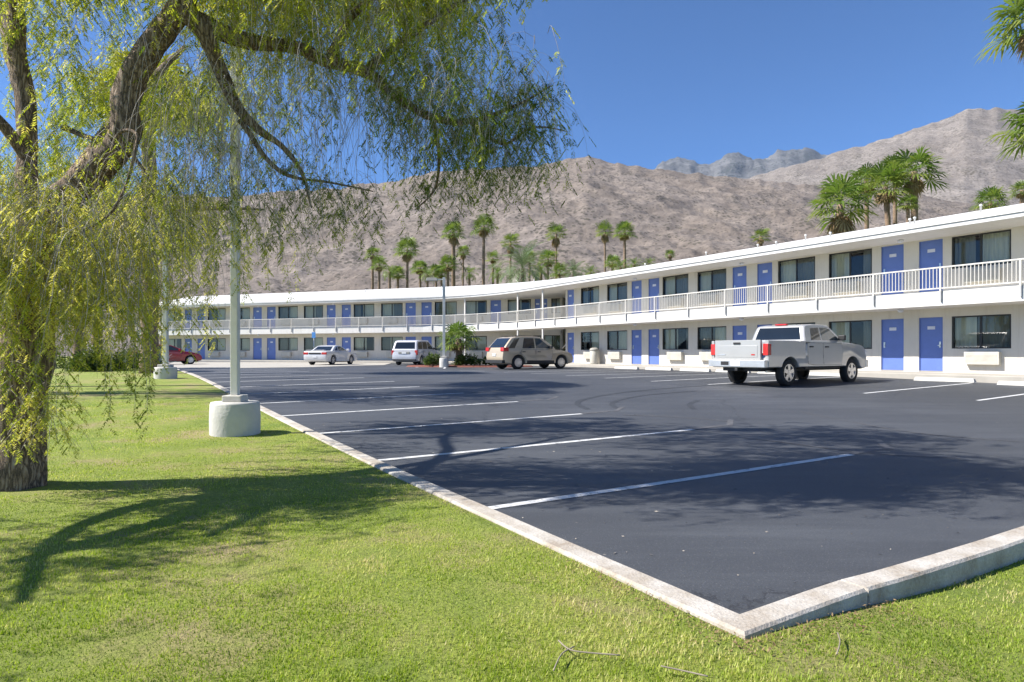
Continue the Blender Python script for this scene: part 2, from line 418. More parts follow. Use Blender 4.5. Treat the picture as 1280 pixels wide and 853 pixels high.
def rock_mat(name, stops, shrub, sc, speck, dist):
    m, t, b, L = nodes_of(name)
    tc = N(t, "ShaderNodeTexCoord")
    n1 = N(t, "ShaderNodeTexNoise", i_Scale=sc * 0.25, i_Detail=9.0, i_Roughness=0.65); L(tc.outputs["Object"], n1.inputs["Vector"])
    n2 = N(t, "ShaderNodeTexNoise", i_Scale=sc * 2.2, i_Detail=8.0, i_Roughness=0.75); L(tc.outputs["Object"], n2.inputs["Vector"])
    c1 = ramp(t, n1.outputs[0], stops)
    m3 = N(t, "ShaderNodeMixRGB", blend_type='MULTIPLY'); m3.inputs[0].default_value = 0.75
    L(c1, m3.inputs[1]); L(ramp(t, n2.outputs[0], [(0.32, grey(0.5)), (0.5, grey(0.97)), (0.68, grey(1.45))]), m3.inputs[2])
    vo = N(t, "ShaderNodeTexVoronoi", i_Scale=speck); L(tc.outputs["Object"], vo.inputs["Vector"])
    n4 = N(t, "ShaderNodeTexNoise", i_Scale=speck * 0.12, i_Detail=3.0); L(tc.outputs["Object"], n4.inputs["Vector"])
    ad = N(t, "ShaderNodeMath", operation='MULTIPLY_ADD'); ad.inputs[1].default_value = -0.9; L(n4.outputs[0], ad.inputs[0]); ad.inputs[2].default_value = 0.55
    sb = N(t, "ShaderNodeMath", operation='ADD'); L(vo.outputs[0], sb.inputs[0]); L(ad.outputs[0], sb.inputs[1])
    mk = ramp(t, sb.outputs[0], [(0.34, grey(0.85)), (0.48, grey(0))])
    mx = N(t, "ShaderNodeMixRGB"); L(mk, mx.inputs[0]); L(m3.outputs[0], mx.inputs[1]); mx.inputs[2].default_value = (*shrub, 1)
    L(mx.outputs[0], b.inputs["Base Color"]); b.inputs["Roughness"].default_value = 0.95
    bp = N(t, "ShaderNodeBump", i_Strength=1.0, i_Distance=dist); L(n2.outputs[0], bp.inputs["Height"]); L(bp.outputs[0], b.inputs["Normal"])
    return m
M['rock_near'] = rock_mat("desert_foothill_rock", [(0.3, (0.168, 0.136, 0.111)), (0.5, (0.205, 0.170, 0.142)), (0.7, (0.248, 0.210, 0.180))], (0.075, 0.066, 0.050), 0.09, 0.42, 1.6)
M['rock_far'] = rock_mat("pale_mountain_rock", [(0.3, (0.165, 0.142, 0.124)), (0.5, (0.205, 0.180, 0.160)), (0.7, (0.25, 0.222, 0.198))], (0.09, 0.080, 0.062), 0.040, 0.20, 3.5)
M['rock_range'] = rock_mat("granite_range_rock", [(0.3, (0.08, 0.082, 0.085)), (0.5, (0.13, 0.13, 0.132)), (0.7, (0.24, 0.235, 0.23))], (0.08, 0.09, 0.08), 0.006, 0.03, 40.0)

# ------------------------------------------------------------------ ground, lawn, lot
S0, N0 = 1.86, 2.33              # outer corner of the kerb
def zlawn(s, n, x, y):
    d = 0.105 * smooth(2.0, 4.2, n) * (1 - smooth(S0 - 0.1, S0 + 2.5, s))
    b = 0.012 * noise.noise(Vector((x * 0.7, y * 0.7, 0)))
    return zg(x, y) + 0.025 + b - d
def in_lot(s, n): return s > S0 + 0.08 and n > N0 + 0.08

ss = [-200, -80, -30, -12, -6] + [-4 + 0.35 * i for i in range(15)] + [S0 - 0.12, S0 + 0.04, S0 + 0.12, 2.5] + [3.5 + 1.0 * i for i in range(30)] + [36, 40, 46, 54, 64, 80, 110, 200]
ns = [-200, -100, -50, -25] + [-14 + 0.7 * i for i in range(20)] + [0, .5, 1.0, 1.5, 1.9, N0 - 0.12, N0 + 0.04, N0 + 0.12, 2.8] + [3.5 + 0.6 * i for i in range(10)] + [12, 16, 20, 24, 30, 50, 100, 200]
ss = sorted(set(ss)); ns = sorted(set(ns))
mb = MB()
for s in ss:
    for n in ns:
        x, y = sn(s, n)
        z = zg(x, y) - 0.05 if in_lot(s, n) else zlawn(s, n, x, y)
        mb.v.append((x, y, z))
for i in range(len(ss) - 1):
    for j in range(len(ns) - 1):
        k = len(ns)
        mb.f.append((i * k + j, i * k + j + 1, (i + 1) * k + j + 1, (i + 1) * k + j)); mb.m.append(0); mb.s.append(True)
tag(mb.build("lawn", M['lawn']), kind="structure")
# far ground sheet
mb = MB(); rings = [1.0, 60, 120, 200, 400, 900, 2000, 5000, 9000]
for r in rings:
    for k in range(64):
        a = 2 * math.pi * k / 64
        mb.v.append((r * math.cos(a), r * math.sin(a) + 30, -0.35 if r < 150 else -0.35))
for i in range(len(rings) - 1):
    for k in range(64):
        mb.f.append((i * 64 + k, i * 64 + (k + 1) % 64, (i + 1) * 64 + (k + 1) % 64, (i + 1) * 64 + k)); mb.m.append(0); mb.s.append(True)
mb.f.append(tuple(range(63, -1, -1))); mb.m.append(0); mb.s.append(True)
tag(mb.build("ground", M['desert']), kind="structure")

# asphalt
mb = MB()
sa = [S0 + 0.1, 2.6] + [3.5 + 1.0 * i for i in range(30)] + [36, 40, 46, 54, 64, 80]
na = [N0 + 0.1, 3.0, 4, 6, 8, 10, 12, 14, 16, 18, 20, 22, 24, 26]
for s in sa:
    for n in na:
        x, y = sn(s, n); mb.v.append((x, y, zg(x, y)))
for i in range(len(sa) - 1):
    for j in range(len(na) - 1):
        k = len(na); mb.f.append((i * k + j, i * k + j + 1, (i + 1) * k + j + 1, (i + 1) * k + j)); mb.m.append(0); mb.s.append(True)
# the lot continues to the right of the photograph
tag(mb.build("parking_lot", M['asphalt']), kind="structure")

# kerb: one continuous profile swept round the corner
mb = MB()
def kerb_path():
    pts = []
    for s in [80, 64, 54, 46, 40, 34] + [33 - 0.9 * i for i in range(34)]:
        if s > S0 + 0.6: pts.append((s, N0, 0))
    pts.append((S0, N0, 1))
    n = 3.0
    while n < 26:
        pts.append((S0 + 0.03 * math.sin(n * 0.9), n, 2)); n += 0.6
    return pts
KW, KT = 0.17, 0.048
path = []
for i, (s, n, k) in enumerate(kerb_path()):
    path.append((s, n, k, 0.0))
    if k != 1 and i % 6 == 5 and s < 34 and n < 20:
        for e, dj in ((0.30, 0.0), (0.305, 0.014), (0.317, 0.014), (0.322, 0.0)):
            path.append((s - e, n, k, dj) if k == 0 else (s, n + e, k, dj))
rows = []
for s, n, k, dj in path:
    def at(o, dz):
        if k == 0: a, b = s, n + o
        elif k == 1: a, b = s + o, n + o
        else: a, b = s + o, n
        if dj and o < 0.004: (a, b) = (a, b + dj) if k == 0 else (a + dj, b)
        x, y = sn(a, b)
        wv = 0.006 * noise.noise(Vector((x * 1.3, y * 1.3, 3))) + 0.004 * noise.noise(Vector((x * 7, y * 7, o * 20)))
        return (x, y, zg(x, y) + dz + wv - (dj if dz > 0 else 0))
    rows.append([at(-0.005, -0.30), at(0, 0.0), at(0.004, KT - 0.014), at(0.018, KT), at(KW - 0.018, KT), at(KW - 0.002, KT - 0.014), at(KW + 0.01, -0.05)])
for r in rows: mb.v += r
for i in range(len(rows) - 1):
    for j in range(6):
        mb.f.append((i * 7 + j, i * 7 + j + 1, (i + 1) * 7 + j + 1, (i + 1) * 7 + j)); mb.m.append(0); mb.s.append(False)
tag(mb.build("kerb", M['kerb']), kind="structure")

# painted lines
def strip(mb, a, b, w, dz, mi=0, seg=6):
    a = Vector(a[:2]); b = Vector(b[:2]); d = (b - a).normalized(); p = Vector((-d.y, d.x)) * w / 2
    for i in range(seg):
        q0 = a.lerp(b, i / seg); q1 = a.lerp(b, (i + 1) / seg)
        vs = []
        for q in (q0 - p, q1 - p, q1 + p, q0 + p): vs.append((q.x, q.y, zg(q.x, q.y) + dz))
        mb.quad(*vs, mi)
ml, mo, mk_, mt = MB(), MB(), MB(), MB()
s_first = 4.56
for k in range(13):
    s = s_first + 2.62 * k
    e = 7.65 + 0.12 * math.sin(k * 2.3)
    strip(ml, sn(s, N0 + 0.2), sn(s - 0.02, e), 0.10, 0.004)
    strip(mo, sn(s + 0.02, e + 0.03), sn(s + 0.05, e + 0.75), 0.13, 0.0045)
    strip(mo, sn(s - 0.05, e + 0.8), sn(s + 0.5, e + 1.5), 0.10, 0.0045)
right_px = [(1222, 501), (1080, 492), (885, 481), (814, 477), (756, 473), (707, 470), (664, 467.5), (630, 465.5)]
right_stalls = []
for u, v in right_px:
    p = G(u, v); s, n = to_sn(p.x, p.y)
    right_stalls.append(s)
    strip(ml, (p.x, p.y), sn(s + 0.35, 23.55), 0.10, 0.004)
for u0, v0, u1, v1 in ((520, 459.5, 548, 455.5), (555, 461, 560, 456), (575, 464, 606, 464.2)):
    strip(ml, G(u0, v0), G(u1, v1), 0.12, 0.004)
tag(ml.build("stall_lines", M['line']), kind="structure")
tag(mo.build("old_stall_lines", M['line_old']), kind="structure")
# pale scuff curves across the aisle and dark tyre arcs
def poly_strip(mb, pts, w, dz):
    for a, b in zip(pts, pts[1:]): strip(mb, a, b, w, dz, seg=2)
def curve_px(px): 
    q = [G(*p) for p in px]; out = []
    for i in range(len(q) - 1):
        p0, p1, p2, p3 = q[max(i - 1, 0)], q[i], q[i + 1], q[min(i + 2, len(q) - 1)]
        for k in range(6):
            t = k / 6
            out.append(0.5 * ((2 * p1) + (p2 - p0) * t + (2 * p0 - 5 * p1 + 4 * p2 - p3) * t * t + (3 * p1 - p0 - 3 * p2 + p3) * t ** 3))
    return out + [q[-1]]
poly_strip(mk_, curve_px([(1000, 515), (1060, 527), (1150, 542), (1280, 553)]), 0.045, 0.005)
poly_strip(mk_, curve_px([(930, 547), (1000, 556), (1090, 567), (1200, 573)]), 0.06, 0.005)
poly_strip(mk_, curve_px([(780, 519), (850, 522), (910, 527)]), 0.06, 0.005)
tag(mk_.build("pavement_scuffs", M['scuff']), kind="structure")
poly_strip(mt, curve_px([(735, 512), (722, 505), (732, 499), (770, 492), (830, 486), (900, 481)]), 0.14, 0.0042)
poly_strip(mt, curve_px([(775, 512), (765, 506), (775, 500), (810, 494), (870, 489)]), 0.12, 0.0042)
poly_strip(mt, curve_px([(868, 512), (862, 506), (872, 501)]), 0.12, 0.0042)
tag(mt.build("tyre_marks", M['skid']), kind="structure")

# pale concrete apron before the far wing
mb = MB()
ap = [(150, 462.3), (223, 460.9), (300, 460.4), (390, 459.2), (440, 457.4), (480, 456.6)]
far_ = [(150, 453.0), (223, 453.0), (300, 453.0), (390, 453.2), (440, 453.6), (490, 454.0)]
for i in range(len(ap) - 1):
    vs = [G(*ap[i]), G(*ap[i + 1]), G(*far_[i + 1]), G(*far_[i])]
    mb.add([(p.x, p.y, p.z + 0.008) for p in vs], [(0, 1, 2, 3)])
tag(mb.build("concrete_apron", M['walk']), kind="structure")

# ------------------------------------------------------------------ motel
Z1, Z2, ZSB, ZRE, ZRT, ZRIDGE = 0.52, 3.42, 2.88, 5.50, 5.74, 7.30
motel = empty("motel_building", (*sn(28, 25.8), 0.35), 0, "long two storey white motel with blue doors, galleries and a bend in its middle", "building")
MI = motel.matrix_basis.inverted() if False else Matrix.Translation(-Vector(motel.location))
class MP(MB):                                            # mesh in world coordinates, built under the motel's origin
    def build(self, name, mats, parent=None, **kw):
        off = Vector(motel.location)
        self.v = [(p[0] - off.x, p[1] - off.y, p[2] - off.z) for p in self.v]
        o = MB.build(self, name, mats, parent or motel, **kw)
        return o
N_WALL = 25.8
LX, LY = -0.9402, 0.3404; LOX, LOY = -0.3404, -0.9402     # far wing: along, outward
def PR(a, o, z): x, y = sn(a, N_WALL - o); return (x, y, z)                 # right wing: a = s
def PL(a, o, z): return (LX * a + LOX * o, 51.23 + LY * a + LOY * o, z)     # far wing
def aR(u):
    k = (u - 640) / F; y = N_WALL / (k * NX + NY); return DX * k * y + DY * y
def aL(u):
    k = (u - 640) / F; y = 51.23 / (1 + 0.362 * k); return (k * y) / LX
# parts in the right order for outward normals: right wing runs to the right with falling a; far wing likewise
R_UP = [('w', 726, 748.8), ('w', 758.8, 784), ('d', 707, 717.4), ('d', 789.3, 802), ('d', 810.4, 824), ('w', 828, 860.4), ('w', 871.6, 907.9), ('d', 915.5, 933.2), ('d', 946.3, 965.2),
        ('w', 972.3, 1019), ('w', 1035.8, 1090), ('d', 1101.3, 1129.6), ('d', 1148.5, 1178.5), ('w', 1189.5, 1264)]
R_LO = R_UP
L_BASE = [('w', 208, 226.9), ('d', 231, 239.8), ('d', 246.8, 256.2), ('w', 259.5, 282), ('w', 290, 312.4), ('d', 316.4, 327.2), ('d', 333.7, 344.5), ('w', 347.8, 372.2), ('w', 379.7, 403.8),
          ('d', 408.5, 419.5), ('d', 427.2, 438.5), ('w', 442, 467.8), ('w', 476.3, 503.3), ('d', 506.8, 519.7), ('d', 526.7, 539.6), ('w', 543.3, 571), ('w', 580.8, 608.5)]
L_UP = L_BASE + [('d', 613, 626.3), ('w', 634.5, 663.8), ('d', 668.5, 675.2), ('d', 677, 684), ('w', 689, 701.5)]
L_LO = L_BASE + [('w', 666.5, 676.5), ('w', 679, 701.5)]

parts = dict(wall=MP())
def wall_storey(mb, fr, ops, a_lo, a_hi, z0, z1, dz_door, wz0, wz1):
    """front sheet with real openings and reveals; a runs from a_lo to a_hi"""
    ops = sorted(ops, key=lambda o: o[1])
    DEP = 0.14
    def q(a0, a1, za, zb):
        if a1 - a0 > 1e-4 and zb - za > 1e-4: mb.quad(fr(a0, 0, za), fr(a1, 0, za), fr(a1, 0, zb), fr(a0, 0, zb))
    cur = a_lo
    for k, a0, a1 in ops:
        q(cur, a0, z0, z1)
        b0, b1 = (z0 + 0.02, z0 + dz_door) if k == 'd' else (z0 + wz0, z0 + wz1)
        q(a0, a1, z0, b0); q(a0, a1, b1, z1)
        mb.quad(fr(a0, 0, b0), fr(a0, -DEP, b0), fr(a0, -DEP, b1), fr(a0, 0, b1))
        mb.quad(fr(a1, 0, b0), fr(a1, -DEP, b0), fr(a1, -DEP, b1), fr(a1, 0, b1))
        mb.quad(fr(a0, 0, b1), fr(a1, 0, b1), fr(a1, -DEP, b1), fr(a0, -DEP, b1))
        mb.quad(fr(a0, 0, b0), fr(a1, 0, b0), fr(a1, -DEP, b0), fr(a0, -DEP, b0))
        cur = a1
    q(cur, a_hi, z0, z1)
door_n = 0
def door(fr, a0, a1, z0, h, flip):
    global door_n
    mb = MP(); g = 0.035
    mb.box(a0 + g, a1 - g, -0.10, -0.055, z0 + 0.04, z0 + h - g, 0, fr)          # leaf
    mb.box(a0 + 0.004, a0 + g, -0.13, -0.03, z0 + 0.022, z0 + h - 0.004, 0, fr); mb.box(a1 - g, a1 - 0.004, -0.13, -0.03, z0 + 0.022, z0 + h - 0.004, 0, fr)
    mb.box(a0 + g, a1 - g, -0.13, -0.03, z0 + h - g, z0 + h - 0.004, 0, fr)
    mb.box(a0 + 0.004, a1 - 0.004, -0.02, 0.012, z0 + 0.024, z0 + 0.05, 1, fr)         # threshold
    o = mb.build("door", [M['blue'], M['walk']])
    c = (a0 + a1) / 2; mb = MP()
    mb.box(c - 0.13, c + 0.13, -0.055, -0.043, z0 + h - 0.45, z0 + h - 0.33, 0, fr)
    hob = 0.055 if flip else -0.055
    p = mb.build("number_plaque", M['plaque']); p.parent = o; p.location = (0, 0, 0)
    mb = MP(); e = (a1 - 0.11) if flip else (a0 + 0.11)
    mb.box(e - 0.03, e + 0.03, -0.055, -0.035, z0 + 0.92, z0 + 1.14, 0, fr)
    mb.box(e - 0.015, e + 0.07 if not flip else e + 0.015, -0.035, -0.005, z0 + 0.985, z0 + 1.015, 0, fr)
    p = mb.build("handle", M['steel']); p.parent = o
def window(fr, a0, a1, z0, z1, seed):
    r = random.Random(seed)
    mb = MP(); t = 0.05; D0, D1 = -0.11, -0.02
    e = 0.004
    mb.box(a0 + e, a0 + t, D0, D1, z0 + e, z1 - e, 0, fr); mb.box(a1 - t, a1 - e, D0, D1, z0 + e, z1 - e, 0, fr)
    mb.box(a0 + t, a1 - t, D0, D1, z1 - t, z1 - e, 0, fr); mb.box(a0 + t, a1 - t, D0, D1, z0 + e, z0 + t, 0, fr)
    c = (a0 + a1) / 2
    mb.box(c - 0.03, c + 0.03, D0, D1 - 0.01, z0 + t, z1 - t, 0, fr)
    o = mb.build("window", M['darkframe'])
    for b0, b1, d in ((a0 + t, c - 0.03, -0.05), (c + 0.03, a1 - t, -0.075)):
        mb = MP(); mb.quad(fr(b0, d, z0 + t), fr(b1, d, z0 + t), fr(b1, d, z1 - t), fr(b0, d, z1 - t))
        g = mb.build("pane", M['glass']); g.parent = o
    # curtain: pleated sheet across most of the opening, a gap in some
    def pleat(b0, b1, dep, m, name, amp=0.035):
        mb = MP(); n = max(4, int((b1 - b0) / 0.035)); ph = r.random() * 6
        vs = []
        for i in range(n + 1):
            a = b0 + (b1 - b0) * i / n
            d = dep + amp * math.sin(a * 2 * math.pi / 0.16 + ph) * (0.7 + 0.3 * math.sin(a * 5))
            vs += [fr(a, d, z0 - 0.05), fr(a, d, z1 + 0.02)]
        mb.add(vs, [(2 * i, 2 * i + 2, 2 * i + 3, 2 * i + 1) for i in range(n)], 0, True)
        g = mb.build(name, m); g.parent = o
    side = r.random() < 0.5
    split = r.uniform(0.42, 0.62); gap = r.choice([0, 0, 0, 0.12, 0.3])
    m_ = a0 + (a1 - a0) * split
    if side:
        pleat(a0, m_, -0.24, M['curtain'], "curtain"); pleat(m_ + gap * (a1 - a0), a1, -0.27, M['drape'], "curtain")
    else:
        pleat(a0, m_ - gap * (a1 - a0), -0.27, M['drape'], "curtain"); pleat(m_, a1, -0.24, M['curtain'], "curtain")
def ac_unit(fr, c, z0):
    mb = MP(); w = 0.53
    mb.box(c - w, c + w, 0.0025, 0.20, z0 + 0.32, z0 + 0.76, 0, fr)
    for i in range(7):
        z = z0 + 0.37 + i * 0.045
        mb.box(c - w + 0.05, c + w - 0.05, 0.20, 0.208, z, z + 0.022, 0, fr)
    mb.box(c - w + 0.03, c + w - 0.03, 0.20, 0.206, z0 + 0.69, z0 + 0.735, 0, fr)
    mb.build("air_conditioner", M['ac'])
seed = 1
for fr, ua, up, lo, a_lo, a_hi in ((PR, aR, R_UP, R_LO, -4.0, 35.3), (PL, aL, L_UP, L_LO, -4.2, 37.4)):
    for z0, z1, ops in ((Z1, ZSB, lo), (Z2, ZRE, up)):
        oo = []
        for k, u0, u1 in ops:
            a0, a1 = sorted((ua(u0), ua(u1))); oo.append((k, a0, a1))
        dz = 2.045 if z0 == Z1 else 2.03
        wall_storey(parts['wall'], fr, oo, a_lo, a_hi, z0, z1 + (0.54 if z0 == Z1 else 0.0), dz, 0.875, 2.05 if z0 == Z1 else 2.035)
        oo.sort(key=lambda o: o[1])
        for i, (k, a0, a1) in enumerate(oo):
            seed += 1
            if k == 'd': door(fr, a0, a1, z0, dz, i % 2 == 0)
            else:
                window(fr, a0, a1, z0 + 0.875, z0 + (2.05 if z0 == Z1 else 2.035), seed)
                ac_unit(fr, (a0 + a1) / 2 + (0.1 if seed % 2 else -0.1), z0)
    # back and end walls; a dark sheet stands in for the unlit rooms
    parts['wall'].box(a_lo + 0.003, a_hi - 0.003, -11.5, -11.2, 0.3, ZRE + 0.02, 0, fr)
    parts['wall'].box(a_lo, a_lo + 0.2, -11.3, -0.0, 0.3, ZRE + 0.02, 0, fr)
    parts['wall'].box(a_hi - 0.2, a_hi, -11.3, -0.0, 0.3, ZRE + 0.02, 0, fr)
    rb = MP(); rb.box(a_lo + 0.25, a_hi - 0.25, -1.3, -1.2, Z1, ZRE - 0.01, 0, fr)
    rb.build("room_dark_sheet", M['room'])
# breezeway: back wall and lower side wall
x0, y0, _ = PR(35.3, -9, 0); x1, y1, _ = PL(-4.2, -9, 0)
bw = parts['wall']
bw.quad((x0, y0, 0.4), (x1, y1, 0.4), (x1, y1, 5.5), (x0, y0, 5.5))
parts['wall'].build("wall", M['stucco'])

# swept bands along the bend
A_END_L, A_END_R = 38.6, -5.0
RF = 17.0; TL = 6.0; O_E = 1.6
# corner of the two gallery edges
k_ = 1.6
cx, cy = None, None
# solve PL(a,o)=PR(b,o) for o=O_E
p0 = Vector(PL(0, O_E, 0)[:2]); dl = Vector((LX, LY)); q0 = Vector(PR(0, O_E, 0)[:2]); dr = Vector((DX, DY))
den = dl.x * dr.y - dl.y * dr.x
ta = ((q0 - p0).x * dr.y - (q0 - p0).y * dr.x) / den
CORNER = p0 + dl * ta
outL, outR = Vector((LOX, LOY)), Vector((-NX, -NY))
bend = math.acos(max(-1, min(1, outL.dot(outR))))
TL = RF * math.tan(bend / 2)
tl = CORNER + dl * TL; tr = CORNER - dr * TL
CEN = tl + outL * RF
edge = []          # (base point on the edge line, outward normal)
Lend = Vector(PL(A_END_L, O_E, 0)[:2]); Rend = Vector(PR(A_END_R, O_E, 0)[:2])
nl = 18
for i in range(nl): edge.append((Lend.lerp(tl, i / nl), outL))
na_ = 14
a0_ = math.atan2(-outL.y, -outL.x); a1_ = math.atan2(-outR.y, -outR.x)
for i in range(na_ + 1):
    a = a0_ + (a1_ - a0_) * i / na_
    nrm = Vector((-math.cos(a), -math.sin(a)))
    edge.append((CEN - nrm * RF, nrm))
nr = 18
for i in range(1, nr + 1): edge.append((tr.lerp(Rend, i / nr), outR))
def band(name, prof, mats, mis=None, closed=True):
    """prof: list of (o from the wall plane, z); swept along the gallery edge"""
    mb = MP(); k = len(prof)
    for p, nrm in edge:
        for o, z in prof:
            q = p + nrm * (o - O_E); mb.v.append((q.x, q.y, z))
    for i in range(len(edge) - 1):
        for j in range(k if closed else k - 1):
            j2 = (j + 1) % k
            mb.f.append((i * k + j, (i + 1) * k + j, (i + 1) * k + j2, i * k + j2)); mb.m.append(mis[j] if mis else 0); mb.s.append(False)
    if closed:
        mb.f.append(tuple(range(k))); mb.m.append(0); mb.s.append(False)
        mb.f.append(tuple((len(edge) - 1) * k + j for j in range(k - 1, -1, -1))); mb.m.append(0); mb.s.append(False)
    return mb.build(name, mats)
band("gallery_floor", [(1.6, ZSB), (1.6, 3.40), (-1.0, 3.415), (-1.0, ZSB)], M['trim'])
band("walkway", [(1.95, 0.20), (1.95, Z1 - 0.03), (1.93, Z1 - 0.01), (-1.0, Z1 + 0.005), (-1.0, 0.20)], M['walk'])
roof = band("roof", [(1.75, ZRE), (1.78, ZRE + 0.01), (1.80, ZRT), (-5.4, ZRIDGE), (-12.4, ZRT), (-12.4, ZRE)], [M['fascia'], M['trim']], [0, 0, 0, 0, 0, 1])
band("fascia_trim", [(1.804, ZRT - 0.085), (1.83, ZRT - 0.085), (1.83, ZRT + 0.02), (1.79, ZRT + 0.03)], M['fascia'])

# railing along the gallery edge
cum = [0.0]
for (p, _), (q, _) in zip(edge, edge[1:]): cum.append(cum[-1] + (q - p).length)
def along(d):
    d = max(0, min(cum[-1] - 1e-6, d))
    for i in range(len(cum) - 1):
        if cum[i + 1] >= d:
            t = (d - cum[i]) / (cum[i + 1] - cum[i])
            p = edge[i][0].lerp(edge[i + 1][0], t); n = edge[i][1].lerp(edge[i + 1][1], t).normalized()
            return p, n, Vector((n.y, -n.x)) * -1
RTOP = 4.22
rail = MP()
top_pts = [along(cum[-1] * i / 160) for i in range(161)]
def rail_bar(z0, z1, hw, off):
    mb = rail; k = 4
    b = len(mb.v)
    for p, n, t in top_pts:
        for o, z in ((off - hw, z0), (off + hw, z0), (off + hw, z1), (off - hw, z1)):
            q = p + n * o; mb.v.append((q.x, q.y, z))
    for i in range(160):
        for j in range(4):
            mb.f.append((b + i * 4 + j, b + (i + 1) * 4 + j, b + (i + 1) * 4 + (j + 1) % 4, b + i * 4 + (j + 1) % 4)); mb.m.append(0); mb.s.append(False)
rail_bar(RTOP - 0.045, RTOP, 0.025, 0.05)
railing = rail.build("railing", M['rail'])
n_bay = int(round(cum[-1] / 2.32))
for i in range(n_bay + 1):
    p, n, t = along(cum[-1] * i / n_bay)
    def fr(a, o, z, p=p, n=n, t=t): q = p + t * a + n * o; return (q.x, q.y, z)
    mb = MP(); mb.box(-0.025, 0.025, 0.03, 0.08, 3.36, RTOP - 0.046, 0, fr); mb.box(-0.022, 0.022, 0.0025, 0.075, 3.02, 3.36, 1, fr)
    o = mb.build("railing_post", [M['rail'], M['rail_shaded']]); o.parent = railing
    if i < n_bay:
        mb = MP(); d0 = cum[-1] * i / n_bay; d1 = cum[-1] * (i + 1) / n_bay
        nb = int(round((d1 - d0) / 0.115))
        for k in range(1, nb):
            p2, n2, t2 = along(d0 + (d1 - d0) * k / nb)
            def fr2(a, o, z, p=p2, n=n2, t=t2): q = p + t * a + n * o; return (q.x, q.y, z)
            mb.box(-0.0095, 0.0095, 0.042, 0.060, 3.50, RTOP - 0.047, 0, fr2)
        p2, n2, t2 = along((d0 + d1) / 2)
        def fr3(a, o, z, p=p2, n=n2, t=t2): q = p + t * a + n * o; return (q.x, q.y, z)
        h = (d1 - d0) / 2 - 0.03
        mb.box(-h, h, 0.035, 0.067, 3.455, 3.498, 0, fr3)
        o = mb.build("baluster_panel", M['rail']); o.parent = railing
# slim columns at the bend
def edge_at_u(u):
    best = None
    for i in range(2001):
        p, n, t = along(cum[-1] * i / 2000)
        e = abs(p.x / p.y - (u - 640) / F)
        if best is None or e < best[0]: best = (e, cum[-1] * i / 2000)
    return best[1]
for u in (580, 646, 677):
    p, n, t = along(edge_at_u(u))
    def fr(a, o, z): q = p + t * a + n * o; return (q.x, q.y, z)
    for za, zb in ((Z1, ZSB - 0.002), (3.41, ZRE - 0.002)):
        mb = MP(); mb.box(-0.05, 0.05, -0.16, -0.06, za, zb, 0, fr); mb.build("column", M['trim'])
# stair in the breezeway
pc, ncr, tcr = along(edge_at_u(688))
mb = MP()
def frs(a, o, z): q = pc + tcr * a - ncr * (-o); q = pc + tcr * a + ncr * o; return (q.x, q.y, z)
for i in range(15):
    mb.box(-1.6 + i * 0.27, -1.6 + i * 0.27 + 0.30, -3.2, -2.2, Z1 + i * 0.19 + 0.10, Z1 + i * 0.19 + 0.19, 0, frs)
mb.tube([frs(-1.6, -2.15, Z1 + 1.0), frs(2.4, -2.15, Z1 + 3.7)], 0.03, 6, 0)
mb.tube([frs(-1.6, -2.15, Z1 + 0.1), frs(2.4, -2.15, Z1 + 2.9)], 0.06, 6, 0)
mb.build("staircase", M['rail'])
# window units in the far wing's wall stand in for the breezeway's dark openings
# roof vents
for u, o, h in ((1240, -1.2, .3), (1158, -2.5, .42), (1098, -1.0, .38), (1075, -2, .3), (984, -1.5, .3), (936, -2.6, .42), (925, -1.0, .3), (820, -2.2, .4), (760, -1.3, .3), (868, -3.2, .25), (520, -3, .4), (610, -3.5, .35), (420, -3, .4)):
    d = edge_at_u(u); p, n, t = along(d)
    q = p + n * (o - O_E); zz = ZRT + (ZRIDGE - ZRT) * (1.8 - o) / 7.2
    mb = MP(); h *= 0.55; mb.lathe([(0.035, -0.1), (0.035, h), (0.055, h), (0.055, h + 0.05), (0.02, h + 0.07)], 8, (q.x, q.y, zz)); mb.build("roof_vent", M['vent'])
# small soffit lamps over the doors
for fr, ua, us in ((PR, aR, (1139, 940, 806)), (PL, aL, (243, 330, 423, 523))):
    for u in us:
        for z in (ZSB, ZRE):
            a = ua(u); mb = MP(); mb.lathe([(0.09, 0.0), (0.11, -0.03), (0.09, -0.10), (0.03, -0.12)], 10, fr(a, 0.75, z - 0.003)); mb.build("soffit_lamp", M['plaque'])

# ------------------------------------------------------------------ things at the foot of the wings
ws = None
stops = sorted(right_stalls)
for i in range(len(stops)):
    s = stops[i] + 1.15
    x, y = sn(s, 23.25); z = zg(x, y) + 0.004
    if ws is None:
        mb = MB(); mb.add([(-0.10, -0.92, 0), (0.10, -0.92, 0), (0.10, 0.92, 0), (-0.10, 0.92, 0), (-0.06, -0.88, 0.13), (0.06, -0.88, 0.13), (0.06, 0.88, 0.13), (-0.06, 0.88, 0.13)],
                           [(3, 2, 1, 0), (4, 5, 6, 7), (0, 1, 5, 4), (1, 2, 6, 5), (2, 3, 7, 6), (3, 0, 4, 7)])
        ws = mb.build("wheel_stop", M['base_paint'], bevel=0.015); o = ws
        tag(ws, "low white concrete wheel stop lying before the walkway of the near wing", "wheel stop", "wheel stops before the near wing")
    else: o = copy_tree(ws)
    o.location = (x, y, z); o.rotation_euler = (0, 0, math.atan2(NY, NX))

